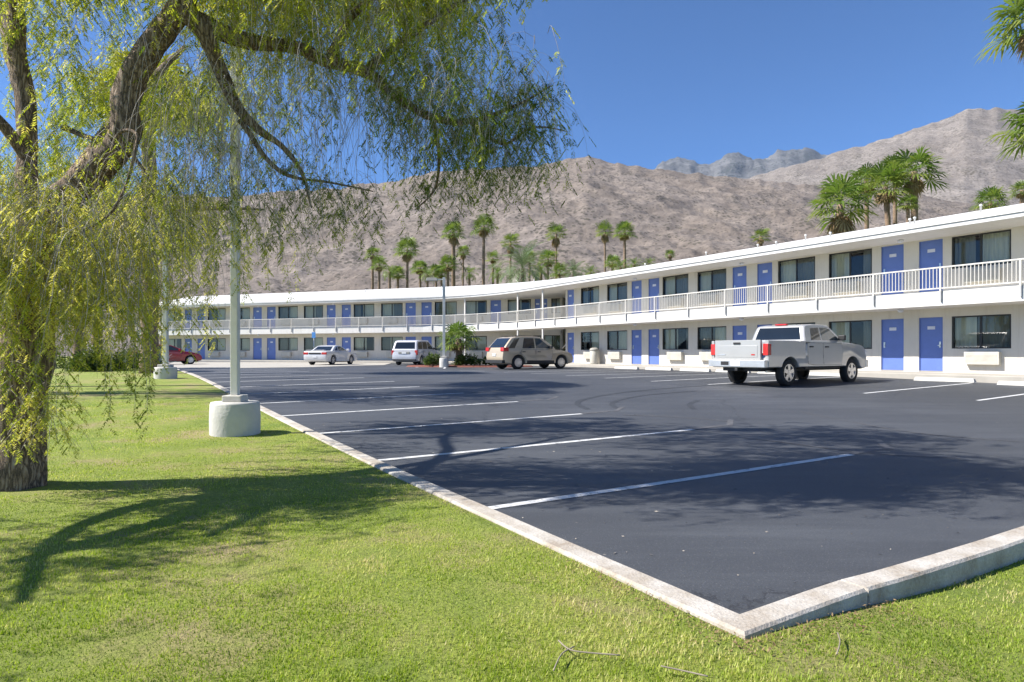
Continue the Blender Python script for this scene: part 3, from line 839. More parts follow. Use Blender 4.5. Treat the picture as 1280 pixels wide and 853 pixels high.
p = Vector(PR(aR(750), 0.45, 0))
bin_ = empty("trash_bin", (p.x, p.y, Z1 + 0.003), 0, "tan cylindrical trash bin standing on the walkway between two ground floor windows", "trash bin")
mb = MB(); mb.lathe([(0.27, 0), (0.28, 0.03), (0.29, 0.80), (0.28, 0.82)], 20); mb.build("body", M['ac'], bin_)
mb = MB(); mb.lathe([(0.30, 0.821), (0.31, 0.86), (0.27, 0.96), (0.13, 1.02), (0.12, 1.0)], 20); mb.build("lid", M['ac_dark'], bin_)

# ------------------------------------------------------------------ lamp posts
def lamp_post(px, pv, base_d, base_h, pole_w, pole_h, label, head, square=True, dx=0):
    p = G(px, pv); yy = p.y + base_d / 2
    x = (px - 640) / F * yy
    z = zg(x, yy)
    o = empty("lamp_post", (x, yy, z), 0, label, "lamp post", "parking lot lamp posts")
    r = base_d / 2
    mb = MB()
    mb.lathe([(r * 1.0, -0.1), (r * 1.0, 0.02), (r * 1.01, base_h * 0.5), (r * 0.985, base_h - 0.03), (r * 0.95, base_h), (r * 0.5, base_h + 0.004)], 40)
    mb.build("concrete_base", M['base_paint'], o)
    mb = MB(); h = pole_w / 2
    mb.box(-h * 2.6, h * 2.6, -h * 2.6, h * 2.6, base_h + 0.002, base_h + 0.10, 0); mb.build("base_cover", M['concrete'], o, bevel=0.015)
    mb = MB(); mb.box(-h, h, -h, h, base_h + 0.10, pole_h, 0)
    mb.build("pole", M['pole'], o, bevel=0.008)
    mb = MB(); sg = head
    mb.box(min(0, sg * 0.5), max(0, sg * 0.5), -0.035, 0.035, pole_h - 0.16, pole_h - 0.09, 0); mb.build("arm", M['pole'], o)
    mb = MB(); c = sg * 0.72
    mb.add([(c - 0.36, -0.18, pole_h - 0.22), (c + 0.36, -0.18, pole_h - 0.22), (c + 0.36, 0.18, pole_h - 0.22), (c - 0.36, 0.18, pole_h - 0.22),
            (c - 0.30, -0.13, pole_h - 0.03), (c + 0.30, -0.13, pole_h - 0.03), (c + 0.30, 0.13, pole_h - 0.03), (c - 0.30, 0.13, pole_h - 0.03)],
           [(3, 2, 1, 0), (4, 5, 6, 7), (0, 1, 5, 4), (1, 2, 6, 5), (2, 3, 7, 6), (3, 0, 4, 7)])
    mb.build("lamp_head", M['ac_dark'], o, bevel=0.02)
    return o
lamp_post(294, 549, 0.70, 0.50, 0.108, 7.3, "white square lamp post on a round concrete drum at the lawn edge, nearest the camera", 1)
lamp_post(207, 475, 0.74, 0.42, 0.15, 5.4, "white lamp post on a drum base at the lawn's far end before the red car", -1)
lamp_post(555, 459.5, 0.55, 0.55, 0.15, 5.4, "pale lamp post with a box head beside the palm island before the far wing", -1)

# blue parking sign
p = P(392.5, 440, 49.5)
sg = empty("parking_sign", (p.x, p.y, zg(0, p.y)), R(-15), "small blue sign on a thin post standing behind the white coupe", "sign")
mb = MB(); mb.tube([(0, 0, 0), (0, 0, 2.5)], 0.03, 8); mb.build("post", M['steel'], sg)
mb = MB(); mb.box(-0.16, 0.16, -0.045, -0.032, 2.0, 2.45, 0); mb.build("sign_panel", M['sign_blue'], sg, bevel=0.004)

# ------------------------------------------------------------------ vehicles
def chaikin(pts, t=0.2, skip=()):
    out = []; n = len(pts)
    for i in range(n):
        a, b = Vector(pts[i]), Vector(pts[(i + 1) % n])
        out.append(a.lerp(b, t)); out.append(a.lerp(b, 1 - t))
    return [tuple(p) for p in out]
def inset_poly(pts, d):
    n = len(pts); out = []
    area = sum(pts[i][0] * pts[(i + 1) % n][1] - pts[(i + 1) % n][0] * pts[i][1] for i in range(n))
    sg = 1 if area > 0 else -1
    for i in range(n):
        a, b, c = Vector(pts[i - 1]), Vector(pts[i]), Vector(pts[(i + 1) % n])
        e0 = (b - a).normalized() if (b - a).length > 1e-6 else Vector((0, 0)); e1 = (c - b).normalized() if (c - b).length > 1e-6 else e0
        nn = Vector((-(e0 + e1).y, (e0 + e1).x))
        nn = nn.normalized() if nn.length > 1e-6 else Vector((0, 0))
        q = b + nn * d * sg
        out.append((q.x, q.y))
    return out
def shell(mb, outline, hw, taper, slices, mi=0):
    n = len(outline); b = len(mb.v); ns_ = 0
    sl = [(-f, s) for f, s in slices] + [(f, s) for f, s in reversed(slices)]
    for f, s in sl:
        for x, z in (inset_poly(outline, s) if s else outline):
            mb.v.append((x, f * hw(z) * taper(x), z))
    for i in range(len(sl) - 1):
        for k in range(n):
            mb.f.append((b + i * n + k, b + i * n + (k + 1) % n, b + (i + 1) * n + (k + 1) % n, b + (i + 1) * n + k)); mb.m.append(mi); mb.s.append(True)
    mb.f.append(tuple(b + k for k in range(n - 1, -1, -1))); mb.m.append(mi); mb.s.append(False)
    mb.f.append(tuple(b + (len(sl) - 1) * n + k for k in range(n))); mb.m.append(mi); mb.s.append(False)
def paint(name, c, metal=0.5, rough=0.32):
    m = simple(name, c, rough, metal=metal, var=0.03, scale=2, coat=0.8); return m

def vehicle(name, label, cat, group, loc, heading, sp):
    root = empty(name, loc, heading, label, cat, group)
    W = sp['W'] / 2; Ln = sp['L']; pm = sp['paint']; cx = sp['rear_x']         # rear axle is the origin
    def taper(x):
        t = (x + cx) / Ln * 2 - 1
        return 1 - sp.get('taper', 0.10) * abs(t) ** 5
    r = sp['r']; wb = sp['wb']; zb = sp['zb']; ra = r * 1.16
    bot = []
    xs_end = Ln - cx; 
    def arc(c):
        pts = []
        a0 = math.asin(max(-1, min(1, (zb - r) / ra)))
        for i in range(15):
            a = a0 + (math.pi - 2 * a0) * i / 14
            pts.append((c + ra * math.cos(a), r + ra * math.sin(a)))
        return pts
    top = [(x - cx, z) for x, z in sp['top']]       # from rear bottom, over the top, to front bottom
    top_s = top
    for _ in range(2):
        o2 = [top_s[0]]
        for a, b in zip(top_s, top_s[1:]):
            a, b = Vector(a), Vector(b); o2 += [tuple(a.lerp(b, 0.18)), tuple(a.lerp(b, 0.82))]
        o2.append(top_s[-1]); top_s = o2
    outline = top_s + arc(wb) + arc(0)
    mb = MB()
    shell(mb, outline, lambda z: W * (1 - 0.05 * max(0, (z - 0.75)) - 0.05 * max(0, 0.55 - z)), taper, [(1.0, 0.035), (0.985, 0.012), (0.93, 0.0), (0.5, 0.0)])
    body = mb.build("body", pm, root, autosm=35)
    sideY = lambda x, z: W * (1 - 0.05 * max(0, (z - 0.75)) - 0.05 * max(0, 0.55 - z)) * taper(x)
    # underbody
    mb = MB(); mb.box(-cx + 0.25, Ln - cx - 0.25, -W * 0.66, W * 0.66, zb * 0.8, zb + 0.45 * r + 0.25, 0); mb.build("underbody", M['black'], root)
    # greenhouse
    gh = [(x - cx, z) for x, z in sp['gh']]
    zr = max(z for x, z in gh); zl = min(z for x, z in gh)
    Wr = sp.get('roof_w', 0.78) * W
    hwg = lambda z: (W * 0.955) + (Wr - W * 0.955) * max(0, (z - zl) / (zr - zl))
    ghs = gh
    mb = MB()
    gs = chaikin(chaikin(gh, 0.14), 0.2)
    shell(mb, gs, hwg, lambda x: 1.0, [(1.0, 0.03), (0.97, 0.008), (0.90, 0.0), (0.4, 0.0)])
    cab = mb.build("cab", pm, root, autosm=35)
    for q in sp['windows']:
        poly, mt = q[0], q[1]
        for sd in (-1, 1):
            mb = MB(); vs = []
            for x, z in poly: vs.append((x - cx, sd * (hwg(z) + 0.004), z))
            vs2 = [(a, b - sd * 0.02, c) for a, b, c in vs]; n = len(vs)
            fs = [tuple(range(n)), tuple(range(2 * n - 1, n - 1, -1))] + [(i, (i + 1) % n, n + (i + 1) % n, n + i) for i in range(n)]
            mb.add(vs + vs2, fs); g = mb.build("side_window", mt, cab)
    xm_ = sum(x for x, z in gh) / len(gh)
    for (end, z0, z1, fw, mt, nm) in sp['screens']:
        side = sorted([q for q in inset_poly(gs, -0.007) if (q[0] < xm_) == (end == 'rear')], key=lambda q: q[1])
        # keep the rising flank only, resampled between the two heights
        fl = [q for q in side if z0 - 0.25 <= q[1] <= zr - 0.012]
        zs = [z0 + (z1 - z0) * i / 7 for i in range(8)]
        row = []
        for z in zs:
            for q0, q1 in zip(fl, fl[1:]):
                if q0[1] <= z <= q1[1] and q1[1] > q0[1]:
                    row.append((q0[0] + (q1[0] - q0[0]) * (z - q0[1]) / (q1[1] - q0[1]), z)); break
        if len(row) < 2: continue
        mb = MB(); K = 8
        for x, z in row:
            for i in range(K + 1):
                mb.v.append((x, (-1 + 2 * i / K) * fw * hwg(z), z))
        for j in range(len(row) - 1):
            for i in range(K):
                mb.f.append((j * (K + 1) + i, j * (K + 1) + i + 1, (j + 1) * (K + 1) + i + 1, (j + 1) * (K + 1) + i)); mb.m.append(0); mb.s.append(True)
        mb.build(nm, mt, cab)
    # doors: plates a few mm proud, with a dark shut line around
    for poly in sp['doors']:
        for sd in (-1, 1):
            mb = MB()
            vs = [(x - cx, sd * (sideY(x - cx, z) + 0.002), z) for x, z in poly]
            mb.add(vs, [tuple(range(len(vs)))], 1)
            cen = (sum(p[0] for p in poly) / len(poly), sum(p[1] for p in poly) / len(poly))
            ins = inset_poly(poly, 0.012)
            vs = [(x - cx, sd * (sideY(x - cx, z) + 0.005), z) for x, z in ins]
            mb.add(vs, [tuple(range(len(vs)))], 0)
            dr = mb.build("door", [pm, M['black']], root)
            zt = max(z for x, z in poly); xm = min(x for x, z in poly) + 0.20
            mb = MB(); y = sideY(xm - cx, zt - 0.12)
            mb.box(xm - cx - 0.09, xm - cx + 0.09, sd * (y + 0.004) if sd > 0 else sd * (y + 0.03), sd * (y + 0.03) if sd > 0 else sd * (y + 0.004), zt - 0.15, zt - 0.11, 0)
            mb.build("handle", sp.get('handle', M['black']), dr)
    # wheels
    wh = []
    for c in (0, wb):
        for sd in (-1, 1):
            yc = sd * (W - 0.165)
            mb = MB(); wd = 0.11
            mb.lathe([(r * 0.60, -wd * 0.3), (r * 0.655, -wd), (r * 0.93, -wd), (r, -wd * 0.75), (r, wd * 0.75), (r * 0.93, wd), (r * 0.655, wd), (r * 0.60, wd * 0.3)], 28, (0, 0, 0), 0, True, 'y')
            wo = empty("wheel", (c, yc, r), 0); wo.parent = root
            mb.build("tyre", M['tyre'], wo, autosm=50)
            mb = MB(); e = sd * wd
            mb.lathe([(r * 0.645, e * 0.60), (r * 0.645, e * 0.99), (r * 0.58, e * 1.0), (r * 0.55, e * 0.60)], 28, (0, 0, 0), 0, True, 'y')
            mb.lathe([(r * 0.60, min(e * 0.45, e * 0.5)), (r * 0.60, max(e * 0.45, e * 0.5))], 28, (0, 0, 0), 1, True, 'y')
            nsp = sp.get('spokes', 5)
            for k in range(nsp):
                a = 2 * math.pi * k / nsp + 0.3
                ca, sa_ = math.cos(a), math.sin(a)
                def frw(x, y, z): return (x * ca - z * sa_, y, x * sa_ + z * ca)
                hwid = r * (0.15 if nsp < 7 else 0.10)
                ylo, yhi = sorted((e * 0.88, e * 1.02))
                mb.box(r * 0.06, r * 0.58, ylo, yhi, -hwid, hwid, 0, frw)
            ylo, yhi = sorted((e * 0.86, e * 1.06))
            mb.lathe([(r * 0.17, ylo), (r * 0.17, yhi)], 14, (0, 0, 0), 0, True, 'y')
            mb.build("rim", [M['rim'], M['rim_back']], wo, autosm=30)
    # lamps, plates, bumpers
    for nm, mt, x0, x1, y0, y1, z0, z1, both in sp['bits']:
        for sd in ((-1, 1) if both else (1,)):
            ya, yb = (sd * y0, sd * y1) if sd > 0 else (sd * y1, sd * y0)
            mb = MB(); mb.box(x0 - cx, x1 - cx, min(ya, yb), max(ya, yb), z0, z1, 0)
            mb.build(nm, mt, root, bevel=sp.get('bev', 0.012))
    # mirrors
    mx_, mz_ = sp['mirror']
    for sd in (-1, 1):
        y = sideY(mx_ - cx, mz_)
        mb = MB(); ya, yb = sorted((sd * (y - 0.03), sd * (y + 0.20)))
        mb.box(mx_ - cx - 0.05, mx_ - cx + 0.06, ya, yb, mz_, mz_ + 0.17, 0); mb.build("mirror", sp.get('mirror_m', M['black']), root, bevel=0.03)
    return root

HEAD = math.atan2(NY, NX)
silver = paint("silver_paint", (0.45, 0.44, 0.425), 0.3, 0.32)
tan = paint("tan_metallic_paint", (0.47, 0.385, 0.27), 0.15, 0.36)
white1 = paint("white_van_paint", (0.56, 0.57, 0.60), 0.0, 0.4)
white2 = paint("white_coupe_paint", (0.60, 0.60, 0.60), 0.0, 0.4)
red = paint("red_car_paint", (0.30, 0.006, 0.010), 0.0, 0.35)

# pickup truck (rear bumper at x = 0)
p = G(985, 483.2)
tk = dict(L=5.79, W=2.02, rear_x=1.22, wb=3.57, r=0.405, zb=0.56, paint=silver, taper=0.06, roof_w=0.80,
    top=[(0.12, 0.56), (0.12, 0.96), (2.06, 0.97), (2.08, 1.36), (4.25, 1.35), (4.6, 1.33), (5.45, 1.26), (5.70, 1.13), (5.76, 0.80), (5.74, 0.50), (5.4, 0.46)],
    gh=[(2.06, 1.33), (2.12, 1.60), (2.22, 1.86), (2.62, 1.905), (3.35, 1.905), (3.62, 1.86), (4.30, 1.36), (4.30, 1.30), (2.06, 1.30)],
    windows=[([(2.42, 1.40), (2.50, 1.77), (2.95, 1.80), (2.97, 1.40)], M['glass_dark']), ([(3.04, 1.40), (3.03, 1.80), (3.42, 1.80), (3.58, 1.76), (4.02, 1.44), (4.02, 1.40)], M['glass_mid'])],
    screens=[('rear', 1.42, 1.80, 0.84, M['glass_dark'], "rear_window"), ('front', 1.40, 1.83, 0.88, M['glass_mid'], "windscreen")],
    doors=[[(2.14, 0.66), (2.14, 1.32), (2.98, 1.32), (2.98, 0.62), (2.5, 0.62)], [(3.01, 0.62), (3.01, 1.32), (4.12, 1.31), (4.16, 1.0), (4.08, 0.62)]],
    bits=[("tail_light", M['red_lens'], 0.09, 0.26, 0.835, 1.006, 0.93, 1.27, True),
          ("rear_bumper", M['chrome'], -0.05, 0.14, -0.985, 0.985, 0.58, 0.79, False),
          ("licence_plate", M['plate'], -0.058, -0.052, -0.16, 0.16, 0.61, 0.76, False),
          ("hitch_recess", M['black'], -0.056, -0.0515, 0.24, 0.52, 0.63, 0.74, False),
          ("tow_hitch", M['black'], -0.02, 0.25, -0.05, 0.05, 0.46, 0.55, False),
          ("brake_light", M['red_lens'], 2.26, 2.36, -0.20, 0.20, 1.875, 1.925, False),
          ("front_bumper", M['chrome'], 5.68, 5.83, -0.97, 0.97, 0.52, 0.76, False),
          ("headlight", M['headlamp'], 5.56, 5.76, 0.62, 0.95, 0.86, 1.06, True),
          ("exhaust_pipe", M['steel'], 0.4, 1.0, -0.75, -0.69, 0.42, 0.48, False),
          ("running_board", M['black'], 2.0, 4.0, 0.93, 0.995, 0.50, 0.555, True)],
    mirror=(3.98, 1.40))
truck = vehicle("pickup_truck", "silver quad cab pickup truck parked nose in towards the near wing", "pickup truck", None, (p.x, p.y, p.z), HEAD + R(3), tk)
truck.location = truck.location + Vector((-math.sin(HEAD), math.cos(HEAD), 0)) * 0.95
bx = -tk['rear_x']
# cargo bed: two side walls with the wheel arches, tailgate
mb = MB()
ra = 0.405 * 1.16
prof_ = [(bx + 0.12, 0.58), (bx + 0.12, 1.37), (bx + 2.03, 1.37), (bx + 2.03, 0.58)]
for i in range(17):
    a = math.asin((0.58 - 0.405) / ra); a = a + (math.pi - 2 * a) * i / 16
    prof_.append((ra * math.cos(a), 0.405 + ra * math.sin(a)))
prof_ = [q for q in prof_]
for sd in (-1, 1):
    n = len(prof_); b = len(mb.v)
    ys = [(0.9, 0.0), (0.985, 0.0), (1.003, -0.02)]
    lay = []
    for yy, ins in ((0.90, 0.0), (0.985, 0.0), (1.004, 0.02)):
        for x, z in (inset_poly(prof_, ins) if ins else prof_): mb.v.append((x, sd * yy, z))
    for i in range(2):
        for k in range(n):
            mb.f.append((b + i * n + k, b + i * n + (k + 1) % n, b + (i + 1) * n + (k + 1) % n, b + (i + 1) * n + k)); mb.m.append(0); mb.s.append(True)
    for i in (0, 2):
        mb.f.append(tuple(b + i * n + k for k in range(n))); mb.m.append(0); mb.s.append(False)
mb.box(bx + 1.96, bx + 2.03, -0.9, 0.9, 0.82, 1.36, 0)
mb.build("cargo_bed", silver, truck, autosm=40)
tg = MB(); tg.box(bx + 0.03, bx + 0.119, -0.795, 0.795, 0.80, 1.38, 0)
tg.box(bx + 0.022, bx + 0.03, -0.70, 0.70, 0.87, 1.22, 0)
tgo = tg.build("tailgate", silver, truck, bevel=0.02)
mb = MB(); mb.box(bx + 0.008, bx + 0.0215, -0.12, 0.12, 1.255, 1.315, 0); mb.build("handle", M['black'], tgo, bevel=0.005)
mb = MB(); mb.box(bx + 0.014, bx + 0.0215, -0.62, -0.50, 0.93, 0.965, 0); mb.build("badge", M['red_lens'], tgo)
mb = MB(); mb.box(bx + 0.014, bx + 0.0215, 0.40, 0.70, 0.93, 0.965, 0); mb.build("badge", M['chrome'], tgo)

# crossover
p = G(648, 461.9)
sv = dict(L=4.74, W=1.87, rear_x=0.98, wb=2.85, r=0.36, zb=0.30, paint=tan, taper=0.10, roof_w=0.80,
    top=[(0.25, 0.30), (0.05, 0.42), (0.0, 0.62), (0.06, 0.98), (0.10, 1.10), (3.2, 1.08), (3.55, 1.04), (4.25, 0.96), (4.58, 0.82), (4.72, 0.60), (4.66, 0.34), (4.4, 0.28)],
    gh=[(0.10, 1.06), (0.22, 1.25), (0.62, 1.68), (1.0, 1.75), (2.0, 1.77), (2.55, 1.73), (3.42, 1.12), (3.42, 1.02), (0.10, 1.02)],
    windows=[([(0.36, 1.12), (0.78, 1.62), (1.12, 1.66), (0.74, 1.12)], M['glass_dark']), ([(1.24, 1.12), (1.40, 1.66), (2.02, 1.66), (2.05, 1.12)], M['glass_dark']), ([(2.13, 1.12), (2.10, 1.66), (2.45, 1.64), (3.08, 1.18), (3.08, 1.12)], M['glass_mid'])],
    screens=[('rear', 1.16, 1.66, 0.86, M['glass_dark'], "rear_window"), ('front', 1.16, 1.68, 0.88, M['glass_mid'], "windscreen")],
    doors=[[(1.42, 0.60), (1.10, 0.86), (1.18, 1.06), (2.06, 1.06), (2.06, 0.46), (1.5, 0.46)], [(2.09, 0.46), (2.09, 1.06), (3.15, 1.05), (3.22, 0.8), (3.10, 0.46)]],
    bits=[("tail_light", M['red_lens'], 0.02, 0.34, 0.60, 0.93, 0.96, 1.16, True),
          ("rear_bumper", M['black'], -0.03, 0.16, -0.86, 0.86, 0.33, 0.50, False),
          ("licence_plate", M['plate'], -0.012, 0.02, -0.16, 0.16, 0.70, 0.84, False),
          ("body_cladding", M['black'], 1.50, 3.30, 0.905, 0.945, 0.30, 0.46, True),
          ("roof_rail", M['black'], 0.9, 2.5, 0.66, 0.70, 1.76, 1.80, True),
          ("headlight", M['headlamp'], 4.38, 4.60, 0.50, 0.80, 0.66, 0.80, True)],
    mirror=(3.02, 1.10), spokes=8)
o = vehicle("crossover_car", "tan crossover with a dark slanting rear window parked at the bend of the motel", "crossover car", None, (p.x, p.y, p.z), R(32.7), sv)
o.location = o.location + Vector((-math.sin(R(32.7)), math.cos(R(32.7)), 0)) * 0.88

# minivan
p = G(526.7, 456.6)
mv = dict(L=4.85, W=1.94, rear_x=0.95, wb=3.0, r=0.33, zb=0.26, paint=white1, taper=0.10, roof_w=0.82,
    top=[(0.2, 0.26), (0.02, 0.36), (0.0, 0.62), (0.06, 1.08), (3.3, 1.06), (3.6, 1.02), (4.35, 0.88), (4.68, 0.72), (4.82, 0.5), (4.75, 0.30), (4.5, 0.25)],
    gh=[(0.06, 1.02), (0.14, 1.20), (0.34, 1.66), (0.62, 1.74), (2.0, 1.76), (2.6, 1.72), (3.62, 1.08), (3.62, 1.0), (0.06, 1.0)],
    windows=[([(0.36, 1.12), (0.52, 1.60), (1.20, 1.63), (1.18, 1.12)], M['glass_dark']), ([(1.26, 1.12), (1.27, 1.63), (2.10, 1.63), (2.12, 1.12)], M['glass_dark']), ([(2.20, 1.12), (2.18, 1.63), (2.52, 1.62), (3.25, 1.16), (3.25, 1.12)], M['glass_mid'])],
    screens=[('rear', 1.14, 1.60, 0.84, M['glass_dark'], "rear_window"), ('front', 1.12, 1.68, 0.88, M['glass_mid'], "windscreen")],
    doors=[[(1.22, 0.40), (1.22, 1.05), (2.13, 1.05), (2.13, 0.40)], [(2.16, 0.40), (2.16, 1.05), (3.30, 1.04), (3.36, 0.8), (3.24, 0.40)]],
    bits=[("tail_light", M['red_lens'], 0.035, 0.22, 0.78, 0.955, 0.72, 1.04, True),
          ("rear_bumper", M['black'], -0.035, 0.14, -0.88, 0.88, 0.32, 0.42, False),
          ("plate_panel", M['ac_dark'], 0.0, 0.06, -0.42, 0.42, 0.78, 0.93, False),
          ("licence_plate", M['plate'], -0.008, -0.001, -0.16, 0.16, 0.79, 0.91, False),
          ("headlight", M['headlamp'], 4.5, 4.72, 0.5, 0.82, 0.56, 0.70, True)],
    mirror=(3.2, 1.08), spokes=8)
o = vehicle("minivan", "white minivan with its tail to the lot, parked beside the palm island", "minivan", None, (p.x, p.y, p.z), R(76), mv)
o.location = o.location + Vector((-math.sin(R(76)), math.cos(R(76)), 0)) * 0.9

# coupe
p = G(416.5, 456.4)
cp = dict(L=4.78, W=1.88, rear_x=1.02, wb=2.72, r=0.345, zb=0.24, paint=white2, taper=0.09, roof_w=0.72,
    top=[(0.2, 0.24), (0.03, 0.34), (0.0, 0.60), (0.05, 0.90), (0.10, 0.97), (0.95, 0.99), (1.4, 0.95), (2.9, 0.96), (3.3, 0.95), (4.4, 0.86), (4.70, 0.72), (4.77, 0.45), (4.70, 0.28), (4.4, 0.22)],
    gh=[(0.85, 0.96), (1.55, 1.34), (1.9, 1.40), (2.25, 1.40), (2.55, 1.34), (3.30, 0.98), (3.30, 0.90), (0.85, 0.90)],
    windows=[([(1.30, 1.02), (1.66, 1.27), (1.80, 1.29), (1.74, 1.02)], M['glass_dark']), ([(1.82, 1.01), (1.88, 1.31), (2.25, 1.31), (2.48, 1.27), (2.98, 1.03), (2.98, 1.0)], M['glass_mid'])],
    screens=[('rear', 1.01, 1.32, 0.82, M['glass_dark'], "rear_window"), ('front', 1.02, 1.33, 0.86, M['glass_mid'], "windscreen")],
    doors=[[(1.76, 0.42), (1.70, 0.92), (2.96, 0.93), (3.04, 0.72), (2.96, 0.38)]],
    bits=[("tail_light", M['red_lens'], 0.012, 0.12, 0.52, 0.88, 0.74, 0.90, True),
          ("trunk_panel", M['black'], 0.004, 0.06, -0.45, 0.45, 0.76, 0.88, False),
          ("licence_plate", M['plate'], -0.012, -0.002, -0.16, 0.16, 0.52, 0.65, False),
          ("spoiler", white2, 0.06, 0.26, -0.72, 0.72, 1.02, 1.06, False),
          ("headlight", M['headlamp'], 4.52, 4.72, 0.5, 0.8, 0.58, 0.70, True)],
    mirror=(2.95, 0.98), mirror_m=white2, spokes=5, handle=white2)
o = vehicle("coupe_car", "white two door coupe parked on the pale apron before the far wing", "coupe", None, (p.x, p.y, p.z), R(77), cp)
o.location = o.location + Vector((-math.sin(R(77)), math.cos(R(77)), 0)) * 0.87

# red sedan
p = G(226, 455.8)
rd = dict(L=4.5, W=1.76, rear_x=1.0, wb=2.65, r=0.33, zb=0.26, paint=red, taper=0.11, roof_w=0.76,
    top=[(0.2, 0.26), (0.02, 0.36), (0.0, 0.62), (0.05, 0.98), (0.3, 1.02), (0.9, 1.0), (3.1, 0.98), (3.5, 0.95), (4.1, 0.84), (4.40, 0.68), (4.48, 0.45), (4.42, 0.28), (4.1, 0.24)],
    gh=[(0.55, 0.98), (1.05, 1.36), (1.4, 1.45), (2.05, 1.46), (2.45, 1.40), (3.32, 0.98), (3.32, 0.92), (0.55, 0.92)],
    windows=[([(0.95, 1.04), (1.22, 1.33), (1.82, 1.37), (1.84, 1.04)], M['glass_dark']), ([(1.92, 1.04), (1.90, 1.37), (2.32, 1.36), (2.95, 1.06), (2.95, 1.03)], M['glass_mid'])],
    screens=[('rear', 1.03, 1.36, 0.82, M['glass_dark'], "rear_window"), ('front', 1.02, 1.38, 0.86, M['glass_mid'], "windscreen")],
    doors=[[(1.35, 0.40), (0.98, 0.72), (1.05, 0.95), (1.86, 0.95), (1.86, 0.38)], [(1.89, 0.38), (1.89, 0.95), (3.0, 0.95), (3.06, 0.7), (2.96, 0.38)]],
    bits=[("tail_light", M['red_lens'], 0.012, 0.16, 0.55, 0.86, 0.74, 0.92, True),
          ("licence_plate", M['plate'], -0.01, 0.01, -0.16, 0.16, 0.56, 0.70, False),
          ("headlight", M['headlamp'], 4.2, 4.40, 0.46, 0.76, 0.58, 0.70, True)],
    mirror=(2.9, 1.0), mirror_m=red, spokes=6)
hd = R(40)
o = vehicle("sedan_car", "red sedan half hidden behind the far lawn lamp post", "sedan", None, (p.x, p.y, p.z), hd, rd)
o.location = (p.x - 2.65 * math.cos(hd) , p.y - 2.65 * math.sin(hd) + 1.0, p.z)

# ------------------------------------------------------------------ palms
def fan_palm_crown(seed, n=42, R_=1.55, seg=15, droop=0.35, dead=True):
    r = random.Random(seed)
    V, Fc, T = [], [], []
    Vd, Fd, Td = [], [], []
    def frond(az, el, L, bucket, tint):
        V_, F_, T_ = bucket
        d = Vector((math.cos(az) * math.cos(el), math.sin(az) * math.cos(el), math.sin(el)))
        side = Vector((-math.sin(az), math.cos(az), 0)); upv = side.cross(d).normalized() * -1
        if upv.z < 0: upv = -upv
        pet = L * r.uniform(0.40, 0.62); hub = d * pet - Vector((0, 0, 0.05 * L))
        b = len(V_); w_ = 0.022
        V_.extend([tuple(side * w_), tuple(-side * w_), tuple(hub - side * w_), tuple(hub + side * w_)]); F_.append((b, b + 1, b + 2, b + 3)); T_.extend([tint * 0.9] * 4)
        bl = L * 0.66
        for k in range(seg):
            a = R(-105 + 210 * k / (seg - 1)) + r.uniform(-0.04, 0.04)
            fd = (d * math.cos(a) + side * math.sin(a)).normalized()
            ln = bl * (0.72 + 0.28 * math.cos(a * 0.7)) * r.uniform(0.9, 1.08)
            wv = fd.cross(upv).normalized() * bl * 0.055
            fold = upv * (0.03 * bl if k % 2 else -0.03 * bl)
            m = hub + fd * ln * 0.6 + fold - Vector((0, 0, droop * 0.10 * ln))
            tip = hub + fd * ln - Vector((0, 0, droop * ln * r.uniform(0.35, 0.8)))
            b = len(V_); t = min(1, max(0, tint + r.uniform(-0.12, 0.12)))
            V_.extend([tuple(hub), tuple(m + wv), tuple(tip), tuple(m - wv)]); F_.append((b, b + 1, b + 2, b + 3)); T_.extend([t, t, min(1, t + 0.2), t])
    for i in range(n):
        f = (i + 0.5) / n
        el = R(78) - R(108) * f ** 0.95
        frond(i * 2.39996 + r.uniform(-0.2, 0.2), el, R_ * r.uniform(0.85, 1.1), (V, Fc, T), 0.35 + 0.35 * r.random() * (1 if f < 0.7 else 1.4))
    if dead:
        for i in range(26):
            frond(r.uniform(0, 6.28), R(r.uniform(-82, -48)), R_ * r.uniform(0.65, 0.95), (Vd, Fd, Td), r.uniform(0.1, 0.9))
    return (V, Fc, T), (Vd, Fd, Td)
def mesh_from(name, bucket, mat_):
    V, Fc, T = bucket
    o = np_mesh(name, np.array(V), np.array(Fc), mat_, tint=np.array(T)); me = o.data; bpy.data.objects.remove(o); return me
FAN = []
for k in range(4):
    a, b = fan_palm_crown(40 + k, n=(21, 24, 19, 25)[k], droop=(0.35, 0.55, 0.25, 0.7)[k])
    FAN.append((mesh_from("crown", a, M['palm_leaf']), mesh_from("dead_fronds", b, M['skirt'])))
FANY = [(mesh_from("crown", fan_palm_crown(50, n=40, droop=0.6)[0], M['yellow_leaf']), FAN[0][1])]
